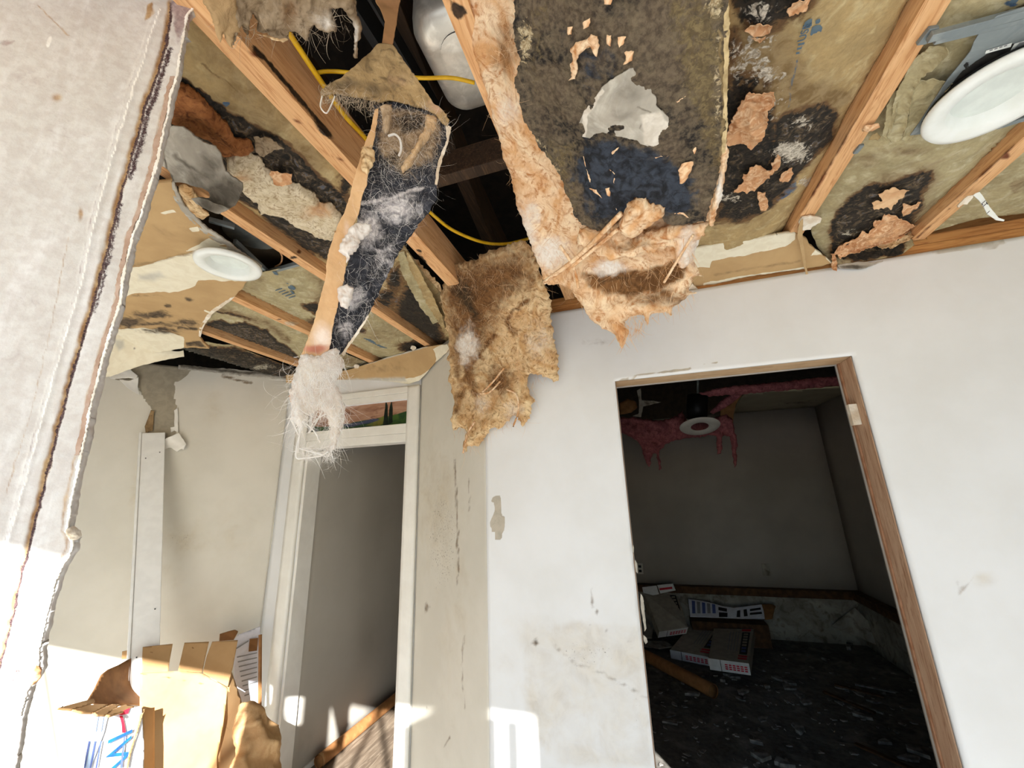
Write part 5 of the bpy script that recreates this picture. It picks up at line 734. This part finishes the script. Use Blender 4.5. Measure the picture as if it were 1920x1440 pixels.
cl = thing('wall_head_tear', onP(440, 700, LA, LB), 'dark torn paper line along the head of the left wall', 'drywall')
sheet('torn_head', [(335, 684), (400, 690), (470, 696), (545, 702), (545, 709), (470, 706), (400, 699), (335, 692)], lambda x, y: onP(x, y, LA, LB)+np.array([.755, -.655, 0])*.006, mGREYP, cl, 1.8, .003, (.003, 30), 3, [('l', 1, [(340, 687), (440, 697), (540, 704)], 6, .9)], 1.4, 3, 183)
# recessed light with frame at the right
rl, rc, rax = down_ring('r', (1868, 182), ZC-.045, .118, 'white round recessed light hanging in its grey metal frame at upper right')
RF = sZ(ZC-.021)
sheet('frame_plate', [(1706, 254), (1722, 232), (1740, 205), (1778, 147), (1800, 120), (1819, 96), (1826, 78), (1844, 50), (1858, 40), (1870, 30), (1920, 14), (2000, -12), (2060, 60), (2040, 190), (1930, 214), (1850, 236), (1760, 248)], RF, mGREYM, rl, 3, .002, (.0015, 14), 3, [('p', 0, [(1806, 122), (1812, 116), (1818, 118), (1810, 128)], 1.2, 1), ('p', 0, [(1728, 228), (1734, 224), (1738, 228), (1731, 234)], 1.2, 1), ('p', 0, [(1906, 38), (1920, 32), (1935, 30), (1930, 38), (1910, 45)], 1.2, 1), ('l', 0, [(1848, 52), (1858, 46)], 2, .9), ('p', 0, el(1862, 166, 122, 62, -.62), 2.5, 1.), ('l', 3, [(1730, 226), (1830, 78)], 2, .0)], 0, 1, 191)
MB().lathe([(.112, .002), (.112, .013)], rc, rax, 40).go('can', mDARKM, rl, smooth=True)
mk('sticker', [(1849, 95), (1898, 80), (1895, 88), (1847, 101)], mWHITEM, rl, RF, 1.5, .004); mk('sticker', [(1893, 97), (1902, 82), (1935, 72), (1930, 88)], mWHITEM, rl, RF, 1.5, .004)
for i in range(4): mk('sticker_print', [(1856+i*9, 94-i*2.8), (1862+i*9, 92-i*2.8), (1861+i*9, 94.5-i*2.8), (1855+i*9, 96.5-i*2.8)], mINKG, rl, RF, 1., .006)
mk('sticker_print', [(1902, 92), (1912, 80), (1932, 76), (1926, 86)], mINKG, rl, RF, 1., .006)
zb = ZC-.016
for a_, b_, w_ in (((1742, 70), (1925, 22), .016), ((1752, 76), (1925, 34), .010), ((1870, 236), (2000, 196), .014)): MB().beam(onZ(*a_, zb), onZ(*b_, zb), w_, .012).go('hanger_bar', mGREYM, rl, .001)
MB().beam(onZ(1726, 82, ZC-.004), onZ(1752, 50, ZC-.004), .018, .01).go('bracket', mGREYM, rl, .002); MB().beam(onZ(1603, 287, ZC-.003), onZ(1616, 271, ZC-.003), .012, .008).go('bracket', mGREYM, rl, .002)
sc = thing('joist_scrap', onZ(1628, 243, ZC-.01), 'small brown torn paper tag nailed under the joist beside the right light', 'paper scrap')
tuft('paper_tag', [(1616, 243), (1622, 236), (1636, 233), (1648, 231), (1650, 238), (1640, 244), (1625, 249)], sZ(ZC-.012), mTPAPER, sc, 1.5, .006, (.004, 60), 1.5, 192); tuft('paper_tag', [(1628, 262), (1632, 256), (1645, 248), (1652, 256), (1645, 262)], sZ(ZC+.004), mKRAFT, sc, 1.5, .005, (.004, 60), 1.5, 193)
wt = thing('white_corner_tape', onZ(1830, 370, ZC-.03), 'white plastic strip with black print sticking out from the rightmost joist', 'tape')
WT = surf((1826, 363, 'Z', ZC-.02), (1838, 361, 'Z', ZC-.02), (1882, 412, 'Z', ZC-.075), (1870, 410, 'Z', ZC-.075))
sheet('strip', [(1825, 366), (1830, 362), (1837, 360), (1842, 366), (1856, 388), (1872, 408), (1884, 412), (1882, 415), (1868, 413), (1864, 410), (1852, 402), (1845, 388), (1836, 376)], WT, mWHITEM, wt, 1.5, .002, (.001, 20), 2, None, 0, 0, 194)
sheet('torn_end', [(1796, 386), (1804, 378), (1815, 368), (1824, 366), (1825, 370), (1815, 384), (1806, 383), (1798, 390)], off(WT, .0), mGYP, wt, 1.5, .003, (.004, 40), 3, None, 1.2, 0, 195)
text_px('lettering', 'LT', mINKK, wt, off(WT, .006)(1840.0, 381.5), off(WT, .006)(1845.0, 389.0), off(WT, .006)(1848.0, 377.0), .017); text_px('lettering', '1', mINKK, wt, off(WT, .006)(1849.0, 399.5), off(WT, .006)(1854.0, 405.0), off(WT, .006)(1857.0, 395.0), .014)

# ------------------------------------------------------------------ lower left: pole, open carton, paper bag, card sheet
T_ = onP(288, 812, LA, LB, .985); B_ = onZ(252, 1760, .0)
po = thing('trim_pole', B_, 'long white vinyl trim leaning against the left wall in front of the open carton', 'trim')
dv = (T_-B_)/np.linalg.norm(T_-B_); fw = EYE-T_; fw[2] = 0; fw /= np.linalg.norm(fw)
mb = MB(); mb.beam(B_, T_, .104, .012, fw); mb.go('front_face', mVINYL, po, .003)
sd = np.cross(dv, fw); sd /= np.linalg.norm(sd); sd = sd if sd @ _r < 0 else -sd
MB().beam(B_+sd*.058-fw*.012, T_+sd*.058-fw*.012, .012, .05, fw).go('side_lip', mVINYL, po, .003)
for i, t in enumerate((.06, .075, .46, .55, .56, .80)): q = lerp(T_, B_, t)+fw*.0075+sd*(.03 if i % 2 else -.03); MB().tube([q, q+fw*.004], .003, 8).go('screw', mINKK, po)
bx = thing('open_carton', onZ(330, 1790, 0.), 'tall open cardboard carton with slotted flaps and blue lettering beside the left wall', 'carton')
R_ = lambda *k: surf(*k, pw=3)
MP = R_((270, 1210, 'R', 2.80), (446, 1200, 'R', 2.80), (425, 1290, 'R', 2.72), (275, 1262, 'R', 2.70), (405, 1440, 'R', 2.66), (280, 1440, 'R', 2.62), (300, 1740, 'R', 2.62), (420, 1740, 'R', 2.66))
sheet('tall_panel', [(262, 1262), (316, 1259), (334, 1258), (378, 1262), (427, 1290), (420, 1350), (407, 1420), (400, 1760), (262, 1760)], MP, mCARD, bx, 6, .005, (.003, 3), 2, [('l', 1, [(262, 1262), (427, 1290)], 3, .7)], 0, 3, 201)
for i, p in enumerate(([(268, 1213), (324, 1207), (318, 1240), (316, 1259), (266, 1262)], [(346, 1205), (392, 1203), (384, 1238), (379, 1261), (334, 1258)], [(398, 1203), (446, 1200), (437, 1250), (427, 1288), (380, 1262), (388, 1230)])): sheet('flap', p, off(MP, .004*i), mCARD, bx, 4, .005, (.002, 6), 2, [('b', 1, p[0][0]+16, p[0][1]+10, 3, 2, .8)], 0, 2, 202+i)
sheet('side_panel', [(427, 1290), (433, 1256), (452, 1310), (470, 1400), (482, 1450), (480, 1760), (402, 1760), (408, 1420)], R_((427, 1290, 'R', 2.715), (433, 1256, 'R', 2.76), (405, 1440, 'R', 2.66), (470, 1400, 'R', 2.92), (480, 1700, 'R', 2.95), (402, 1700, 'R', 2.66)), mCARD, bx, 6, .005, (.004, 4), 2, [('l', 1, [(420, 1360), (450, 1390), (480, 1450)], 4, .6)], 0, 3, 206)
LF = R_((250, 1236, 'R', 2.80), (225, 1245, 'R', 2.74), (195, 1255, 'R', 2.62), (165, 1312, 'R', 2.50), (240, 1320, 'R', 2.56), (262, 1240, 'R', 2.80), (220, 1300, 'R', 2.72), (250, 1290, 'R', 2.84))
sheet('inner_flap', [(262, 1230), (246, 1234), (224, 1246), (205, 1254), (192, 1264), (180, 1290), (163, 1316), (200, 1322), (246, 1320), (266, 1322)], LF, mCARDD, bx, 4, .005, (.004, 6), 2, (), 0, 2, 207)
sheet('inner_fold', [(262, 1236), (252, 1242), (232, 1262), (216, 1284), (212, 1320), (246, 1321), (264, 1300)], off(LF, -.03), mCARDD, bx, 4, .005, (.006, 8), 2, (), 0, 2, 2071)
sheet('short_flap', [(229, 1222), (246, 1218), (262, 1218), (262, 1232), (240, 1234), (228, 1236)], R_((240, 1225, 'R', 2.84), (262, 1225, 'R', 2.84)), mCARD, bx, 4, .005, (.001, 6), 2, (), 0, 2, 208)
EF = R_((110, 1327, 'R', 2.28), (150, 1318, 'R', 2.36), (200, 1335, 'R', 2.40), (250, 1325, 'R', 2.52), (170, 1310, 'R', 2.50), (230, 1322, 'R', 2.55))
for i, p in enumerate(([(108, 1328), (135, 1320), (160, 1314), (176, 1310), (178, 1316), (160, 1324), (136, 1330)], [(136, 1330), (160, 1322), (185, 1320), (205, 1320), (190, 1328), (176, 1335), (155, 1335)], [(176, 1336), (192, 1328), (210, 1320), (226, 1320), (214, 1330), (198, 1340), (182, 1340)], [(194, 1338), (214, 1328), (236, 1321), (252, 1324), (250, 1328), (230, 1334), (206, 1342)])): sheet('end_flap', p, EF, mCARD, bx, 3, .006, (.002, 10), 2, (), 0, 1, 210+i)
WP = R_((178, 1338, 'R', 2.42), (255, 1328, 'R', 2.50), (270, 1440, 'R', 2.48), (160, 1440, 'R', 2.40), (100, 1740, 'R', 2.38), (262, 1740, 'R', 2.46))
sheet('printed_panel', [(180, 1336), (206, 1340), (250, 1327), (266, 1324), (270, 1400), (262, 1760), (84, 1760), (155, 1440)], WP, mBOXW, bx, 6, .005, (.001, 3), 2, None, 0, 2, 220)
for p in ([(177, 1340), (203, 1340), (195, 1374), (170, 1440), (158, 1440), (166, 1390)], ): mk('printed_band', p, PM('pale_blue_band', c(176, 196, 222), .6, col2=c(182, 200, 224)), bx, WP, 2, .007)
for i in range(3): mk('print_rule', [(167+i*11-1, 1390), (170+i*11-1, 1390), (160+i*11, 1440), (157+i*11, 1440)], mINKD, bx, WP, 1.2, .010)
for i in range(2): mk('print_rule', [(181+i*10, 1342), (185+i*10, 1342), (180+i*10, 1372), (176+i*10, 1372)], mINKP, bx, WP, 1.2, .010)
mk('red_print', [(213, 1337), (228, 1334), (244, 1327), (240, 1338), (228, 1341), (218, 1339)], mINKR, bx, WP, 1.2, .008); mk('red_print', [(224, 1342), (230, 1342), (234, 1360), (236, 1374), (229, 1374), (228, 1358)], mINKR, bx, WP, 1.2, .008)
WO = off(WP, .011); text_px('lettering', 'IWS', mINKB, bx, WO(203.5, 1383.), WO(196.5, 1440.), WO(236., 1386.), .115)
mk('print_rule', [(233, 1374), (236, 1374), (229, 1440), (225, 1440)], mINKD, bx, WP, 1.2, .0105)
sheet('tape_strip', [(263, 1340), (270, 1335), (262, 1362), (252, 1392), (244, 1420), (240, 1440), (236, 1440), (242, 1410), (254, 1374)], off(WP, .012), mCARD, bx, 2, .001, (.003, 20), 2, (), .6, 1, 221)
sheet('right_edge_panel', [(268, 1330), (290, 1326), (289, 1760), (262, 1760), (268, 1440)], R_((270, 1330, 'R', 2.52), (290, 1330, 'R', 2.60), (265, 1700, 'R', 2.48), (289, 1700, 'R', 2.58)), mCARD, bx, 5, .005, (.001, 4), 2, (), 0, 2, 222)
bag = thing('paper_bag', onZ(470, 1700, 0.), 'crumpled brown kraft paper stuffed beside the open carton near the door', 'paper')
tuft('crumpled_paper', [(438, 1362), (452, 1318), (470, 1314), (480, 1320), (486, 1334), (500, 1348), (514, 1362), (519, 1390), (520, 1440), (520, 1700), (420, 1700), (430, 1440), (446, 1410)], R_((450, 1320, 'R', 2.72), (515, 1370, 'R', 2.74), (480, 1440, 'R', 2.58), (520, 1440, 'R', 2.70), (440, 1440, 'R', 2.60), (480, 1700, 'R', 2.55)), mBAG, bag, 4, .05, (.05, 8), 2, 230, (), 26, True, oct=3)
cs2 = thing('printed_card_sheet', onR(465, 1250, 2.96), 'white printed card sheet leaning on the wall behind the carton', 'card')
CD = R_((440, 1192, 'R', 3.02), (487, 1175, 'R', 3.03), (489, 1330, 'R', 2.98), (440, 1330, 'R', 2.97), (470, 1470, 'R', 2.96))
sheet('card', [(436, 1216), (440, 1198), (446, 1190), (466, 1183), (488, 1174), (488, 1240), (487, 1330), (486, 1470), (470, 1470), (440, 1300)], CD, mNEWS, cs2, 4, .004, (.002, 5), 2, None, 0, 2, 231)
MB().beam(onR(488, 1190, 2.965), onR(487, 1335, 2.90), .008, .02).go('dark_edge', mCARDD, cs2); mk('card_flap', [(468, 1198), (484, 1196), (482, 1220), (466, 1222)], mCARDD, cs2, CD, 2, .01); mk('print_rule', [(442, 1215), (466, 1200), (466, 1203), (442, 1218)], mINKG, cs2, CD, 1.2, .008)
for i in range(9): y_ = 1228+i*9; mk('print_rule', [(444+i*1.8, y_+3), (482, y_-5), (482, y_-3), (444+i*1.8, y_+5.5)], mINKG, cs2, CD, 1.5, .008)
bs_ = thing('cardboard_scrap', onR(425, 1192, 3.0), 'brown cardboard corner peeking up behind the tall carton flaps', 'cardboard')
sheet('scrap', [(411, 1202), (412, 1189), (428, 1184), (440, 1181), (447, 1184), (438, 1200)], sP((LA[0]+.05, LA[1]-.07), (LB[0]+.05, LB[1]-.07)), mCARDD, bs_, 2.5, .005, (.002, 10), 2, (), 0, 1, 233)

# ------------------------------------------------------------------ corridor and back room contents
a_, b_ = onZ(598, 1428, .036), onZ(741, 1300, .036); a_[0] = max(a_[0], X0+.05); b_[0] = a_[0]+.02
pi_ = thing('floor_pipe', lerp(a_, b_, .5)-np.array([0, 0, .036]), 'brown pipe lying along the corridor wall on the plank floor', 'pipe')
MB().tube([a_, b_], .036, 24, cap=False).go('tube', mTUBE, pi_, smooth=True); MB().tube([a_+np.array([0, -.001, 0]), a_+np.array([0, .02, 0])], .0362, 24, cap=False).go('pale_rim', mCARD, pi_, smooth=True)
MB().tube([a_+np.array([0, .002, 0]), b_], .031, 24, cap=True).go('inner_bore', mCARDD, pi_, smooth=True)
MB().box((X0+.001, 2.29, 0), (X0+.012, 2.75, .03)).go('baseboard_corridor', mCASE, kind='structure')
def carton(label, q, th, seed, lean=None):
    """flat carton: top face from four points (far left, far right, near right, near left), thickness below"""
    q = [np.asarray(v, float) for v in q]; n = np.cross(q[1]-q[0], q[3]-q[0]); n /= np.linalg.norm(n); n = n if n[2] > 0 else -n
    t = thing('flat_carton', sum(q)/4-n*th, label, 'carton'); MB().prism([v-n*th for v in q], n*th).go('carton_body', mCARTON, t, .004)
    P = lambda u, v, k=.0025: (q[0]*(1-u)*(1-v)+q[1]*u*(1-v)+q[2]*u*v+q[3]*(1-u)*v)+n*k
    qd = lambda nm, u0, v0, u1, v1, mt, k=.0025: mesh(nm, [P(u0, v0, k), P(u1, v0, k), P(u1, v1, k), P(u0, v1, k)], [(0, 1, 2, 3)], mt, t)
    qd('black_label', .74, .14, .93, .80, mINKK)
    for i in range(7): qd('label_letter', .78, .18+i*.085, .89, .235+i*.085, mCARTON if i < 5 else mINKD, .004)
    for i in range(4): qd('text_line', .44+i*.07, .12, .46+i*.07, .72, mINKG)
    for v0, v1 in ((.03, .10), (.83, .87), (.89, .93)): qd('red_print', .72, v0, .94, v1, mINKR)
    e = lambda u, v, k=-.002: (q[3]*(1-u)+q[2]*u)-n*th*v+(q[3]-q[0])/np.linalg.norm(q[3]-q[0])*-k
    ed = lambda nm, u0, v0, u1, v1, mt, k=.003: mesh(nm, [e(u0, v0, -k), e(u1, v0, -k), e(u1, v1, -k), e(u0, v1, -k)], [(0, 1, 2, 3)], mt, t)
    ed('white_end', .0, .0, 1., 1., mCARTW)
    for v0, v1 in ((.30, .42), (.48, .60), (.66, .78)):
        for k in range(6): ed('red_print', .40+k*.095, v0, .47+k*.095, v1, mINKR, .005)
    ed('end_slit', .29, 0, .305, 1., mINKK, .005)
    return t
carton('flat printed carton at the front of the heap with red lines on its white end', [onZ(1338, 1178, .17), onZ(1413, 1179, .18), onZ(1404, 1244, .16), onZ(1328, 1234, .16)], .085, 1)
carton('flat printed carton in the middle of the heap, overlapped by the front one', [onZ(1298, 1168, .14), onZ(1370, 1168, .15), onZ(1330, 1232, .085), onZ(1256, 1218, .085)], .075, 2)
carton('printed carton tilted up against the wall at the back left of the heap', [onZ(1207, 1112, .42), onZ(1268, 1106, .42), onZ(1290, 1176, .20), onZ(1236, 1184, .16)], .08, 3)
fl = thing('carton_end_flap', onZ(1240, 1105, .42), 'open white end flap with red print standing above the tilted carton', 'carton')
sheet('flap_left', [(1204, 1101), (1231, 1098), (1236, 1114), (1208, 1119)], sY(5.24), mCARTW, fl, 2, .004, (.002, 8), 2, None, 0, 1, 241); sheet('flap_right', [(1232, 1097), (1262, 1094), (1267, 1107), (1238, 1113)], sY(5.22), mCARTW, fl, 2, .004, (.002, 8), 2, None, 0, 1, 242); mk('red_print', [(1236, 1103), (1260, 1100), (1261, 1104), (1237, 1107)], mINKR, fl, sY(5.22), 1, .006)
nw = thing('folded_leaflet', onZ(1360, 1160, .08), 'long printed leaflet folded in the middle, lying behind the cartons', 'paper')
NW = R_((1290, 1122, 'Y', 5.26), (1290, 1156, 'Y', 5.06), (1375, 1140, 'Y', 5.16), (1375, 1160, 'Y', 5.04), (1432, 1132, 'Y', 5.22), (1435, 1160, 'Y', 5.06))
t = thing('dark_plank', onZ(1360, 1188, .0), 'dark brown plank lying flat under the folded leaflet', 'plank'); q0, q1 = onY(1296, 1164, 5.04), onY(1440, 1164, 5.04); MB().box((float(q0[0]), 5.05, 0), (float(q1[0]), 5.22, float(min(q0[2], q1[2]))-.004)).go('plank', mSILL, t, .003)
sheet('leaflet', [(1290, 1122), (1322, 1127), (1352, 1135), (1376, 1140), (1400, 1137), (1428, 1133), (1432, 1146), (1434, 1160), (1390, 1160), (1350, 1158), (1294, 1156)], NW, mNEWS, nw, 2.5, .006, (.006, 6), 2, None, 0, 1, 243)
for i in range(5): mk('text_column', [(1297+i*9.5, 1126+i*1.6), (1303+i*9.5, 1127+i*1.6), (1304+i*9.5, 1150), (1298+i*9.5, 1150)], mINKG if i % 2 else mINKD, nw, NW, 1.5, .008)
for p in ([(1347, 1138), (1363, 1141), (1363, 1147), (1347, 1144)], [(1348, 1148), (1364, 1149), (1364, 1157), (1348, 1157)], [(1382, 1145), (1388, 1144), (1388, 1157), (1381, 1157)], [(1394, 1143), (1400, 1142), (1402, 1155), (1395, 1156)], [(1406, 1142), (1426, 1139), (1427, 1143), (1406, 1146)], [(1406, 1149), (1428, 1147), (1429, 1151), (1406, 1153)]): mk('text_column', p, mINKK, nw, NW, 1.5, .008)
sheet('brown_end', [(1428, 1132), (1446, 1132), (1454, 1136), (1450, 1150), (1448, 1160), (1434, 1161)], NW, mCARDD, nw, 2.5, .006, (.006, 8), 2, None, .6, 1, 244)
for i, (p, lab, mt) in enumerate((([(1196, 1200), (1250, 1202), (1262, 1212), (1240, 1216), (1196, 1210)], 'grey board lying under the middle carton at the heap edge', mSTEM), ([(1194, 1150), (1210, 1160), (1224, 1180), (1222, 1196), (1196, 1196)], 'torn printed carton piece standing by the left jamb', mCARTON), ([(1414, 1182), (1433, 1196), (1420, 1204), (1412, 1200)], 'small white flap poking out right of the front carton', mCARTW))):
    t = thing('carton_scrap', onZ(*p[0], .02), lab, 'cardboard'); sheet('scrap', p, R_(*[(a, b, 'Z', .04+.05*(i == 1)*(1200-b)/20) for a, b in p]), mt, t, 2.5, .008, (.004, 10), 2, None, .8, 1, 250+i)
a_, b_ = onZ(1196, 1222, .05), onZ(1338, 1296, .05); t = thing('floor_tube', lerp(a_, b_, .5)-np.array([0, 0, .05]), 'brown cardboard tube lying on the dark slab in front of the cartons', 'tube')
MB().tube([a_, b_], .05, 20, cap=False).go('tube', mTUBE, t, smooth=True); MB().tube([a_, lerp(a_, b_, .995)], .044, 20).go('inner_bore', mCARDD, t, smooth=True)
t = thing('leaning_board', onZ(1600, 1165, 0.), 'pale triangular corner of board slumped in the far right corner of the back room', 'board')
MB().prism([onY(1560, 1176, 5.25), onY(1603, 1142, 5.25), onZ(1690, 1228, .02)], (0, 0, .015)).go('board', mSTEM, t, .002)
t = thing('paper_wad', onZ(1448, 1182, 0.), 'white crumpled paper wad on the slab behind the cartons', 'paper'); tuft('wad', [(1432, 1185), (1438, 1177), (1450, 1176), (1458, 1180), (1452, 1188), (1440, 1190)], sZ(.035), mCARTW, t, 1.5, .03, (.03, 14), 1, 260, (), 6)
t = thing('pale_chunk', onZ(1592, 1214, 0.), 'square pale chunk on the slab near the leaning board', 'rubble'); MB().prism([onZ(x, y, .01) for x, y in ((1588, 1210), (1600, 1212), (1596, 1220), (1588, 1219))], (0, 0, .03)).go('chunk', mDEB, t, .003)
for x, y, lab in ((1200, 1066, 'small wall outlet near the left jamb of the back room doorway'), (1436, 1068, 'blank cover plate low on the far wall of the back room')):
    p = onY(x, y, 5.385); t = thing('wall_outlet', p, lab, 'outlet'); MB().box(p-np.array([.038, .012, .06]), p+np.array([.038, .0, .06])).go('plate', mOUT if x < 1300 else mSTEM, t, .004)
    if x < 1300:
        for dz in (-.025, .025): MB().box(p+np.array([-.016, -.016, dz-.014]), p+np.array([.016, -.012, dz+.014])).go('socket', mINKK, t, .003)
# chips: each larger one a thing, crumbs as stuff
rg = np.random.default_rng(5)
def chip(px, py, s_, z=.0):
    p = onZ(px, py, z); n = rg.integers(5, 8); an = np.sort(rg.uniform(0, 2*PI, n)); r_ = s_*rg.uniform(.5, 1., n); ro_ = rg.uniform(0, PI)
    b = [p+np.array([math.cos(a)*q*math.cos(ro_)*1.5-math.sin(a)*q*math.sin(ro_), math.cos(a)*q*math.sin(ro_)*1.5+math.sin(a)*q*math.cos(ro_), .001]) for a, q in zip(an, r_)]; return b
PX = [(1360, 1275), (1375, 1268), (1440, 1290), (1462, 1275), (1480, 1282), (1478, 1290), (1396, 1300), (1390, 1312), (1500, 1305), (1512, 1318), (1470, 1320), (1445, 1325), (1430, 1350), (1265, 1322), (1258, 1340), (1270, 1352), (1490, 1362), (1500, 1370), (1420, 1395), (1432, 1425), (1470, 1434), (1590, 1292), (1615, 1302), (1640, 1318), (1600, 1330), (1575, 1318), (1620, 1345), (1715, 1278), (1735, 1338), (1705, 1425), (1720, 1415), (1660, 1395), (1230, 1250), (1298, 1305), (1545, 1238), (1520, 1196)]
for i, (x, y) in enumerate(PX):
    o = MB().prism(chip(x, y, rg.uniform(.025, .06)), (0, 0, rg.uniform(.006, .02))).go('plaster_chip', mDEB); tag(o, 'loose grey plaster chip scattered on the dark slab of the back room', 'rubble', 'plaster chips on the back room slab')
for i, (x, y, l_, an) in enumerate(((1610, 1295, .30, .5), (1640, 1290, .24, .35), (1590, 1316, .34, .9), (1620, 1325, .22, .7), (1660, 1420, .30, .8), (1256, 1354, .10, .1))):
    p = onZ(x, y, .012); d_ = np.array([math.cos(an), -math.sin(an), 0])*l_/2; o = MB().beam(p-d_, p+d_, .03, .012).go('wood_splinter', mDEB if i % 2 else mSILL, None, .001); tag(o, ['pale lath splinter farthest back on the slab, pointing right', 'brown lath splinter just left of the farthest pale one', 'pale long lath splinter lying diagonally on the slab', 'brown lath splinter crossing beside the long pale one', 'pale lath splinter nearest the doorway at the right', 'small brown lath splinter near the left jamb of the doorway'][i], 'rubble', 'splinters on the back room slab')
mb = MB()
for _ in range(260):
    x, y = rg.uniform(1200, 1800), rg.uniform(1225, 1500)**1.0; b = chip(x, y, rg.uniform(.006, .022)); 
    if b[0][0] < 1.9 and b[0][1] > 1.85: mb.prism(b, (0, 0, rg.uniform(.003, .008)))
tag(mb.go('plaster_crumbs', mDEB, kind='stuff'), 'fine plaster crumbs strewn over the dark slab', 'rubble')
# pink insulation and hanging can in the back room
PK = R_((1160, 780, 'Y', 4.0), (1380, 790, 'Y', 4.0), (1380, 850, 'Y', 4.05), (1200, 870, 'Y', 3.95), (1300, 810, 'Y', 3.95), (1500, 730, 'Y', 3.7))
pk = thing('pink_insulation', onY(1270, 820, 3.95), 'sagging pink insulation hanging from the back room ceiling hole', 'insulation batt')
tuft('pink_sag', [(1120, 784), (1165, 782), (1200, 784), (1230, 788), (1252, 786), (1268, 778), (1280, 770), (1290, 788), (1310, 794), (1330, 792), (1345, 782), (1362, 778), (1372, 788), (1376, 800), (1381, 816), (1384, 838), (1380, 838), (1382, 872), (1378, 878), (1374, 850), (1368, 820), (1355, 812), (1352, 850), (1346, 852), (1344, 815), (1320, 818), (1300, 822), (1280, 822), (1250, 832), (1238, 845), (1240, 878), (1236, 882), (1230, 850), (1222, 850), (1218, 874), (1212, 872), (1206, 850), (1200, 834), (1190, 822), (1175, 814), (1160, 812), (1120, 812)], PK, mPINK, pk, 2.2, .05, (.05, 9), 3, 271, (), 8)
pk2 = thing('pink_batt', onY(1480, 725, 3.7), 'pink batt edge lying along the back room ceiling beam', 'insulation batt')
tuft('pink_edge', [(1310, 738), (1340, 728), (1400, 722), (1460, 716), (1520, 710), (1590, 704), (1640, 700), (1640, 728), (1590, 722), (1540, 726), (1480, 732), (1400, 738), (1330, 744)], sY(3.62), mPINK, pk2, 2.4, .04, (.04, 9), 2, 272, (), 8)
tuft('pink_strip', [(1330, 772), (1352, 752), (1372, 738), (1392, 738), (1378, 752), (1358, 766), (1338, 776)], sY(3.75), mPINK, pk2, 2, .02, (.03, 12), 2, 273, (), 6)
dp = thing('torn_room_drywall', onY(1365, 770, 3.95), 'dark torn drywall leaf hanging beside the pink insulation', 'drywall'); sheet('leaf', [(1350, 762), (1368, 748), (1384, 738), (1394, 738), (1380, 758), (1376, 778), (1374, 800), (1360, 786), (1352, 790)], sY(3.98), mCARDD, dp, 2.2, .012, (.03, 6), 3, None, 1, 1, 274)
hc = thing('hanging_can', onY(1310, 760, 3.85), 'black recessed can hanging loose in the back room with a pale ring below', 'ceiling light')
ca, cb = onY(1308, 742, 3.7), onY(1306, 786, 3.7); MB().tube([ca, cb], .085, 20).go('can_body', mDARKM, hc, smooth=True); MB().lathe([(.07, .0), (.10, -.01), (.15, -.006), (.16, .004)], onY(1312, 800, 3.66), (0, .35, 1), 32).go('ring', mOUT, hc, smooth=True)
for i, (x, y, r_) in enumerate(((1212, 748, .05), (1228, 770, .06))): pass
MB().tube([ca, np.array([ca[0], 3.42, 2.56])], .008, 8).go('strap', mGREYM, hc)
jb = thing('ceiling_bracket', onY(1215, 755, 3.9), 'pale torn bracket and paper in the dark back room ceiling hole', 'bracket')
sheet('bracket_plate', [(1194, 732), (1202, 728), (1203, 750), (1230, 752), (1240, 754), (1222, 758), (1206, 762), (1202, 782), (1186, 780), (1198, 776), (1198, 750)], sY(3.9), mSTEM, jb, 2, .006, (.01, 10), 2, None, .8, 1, 275)
tuft('brown_wad', [(1160, 756), (1176, 748), (1192, 752), (1196, 764), (1184, 774), (1162, 778)], sY(3.95), mCARDD, jb, 2.2, .03, (.03, 10), 1, 276, (), 6)
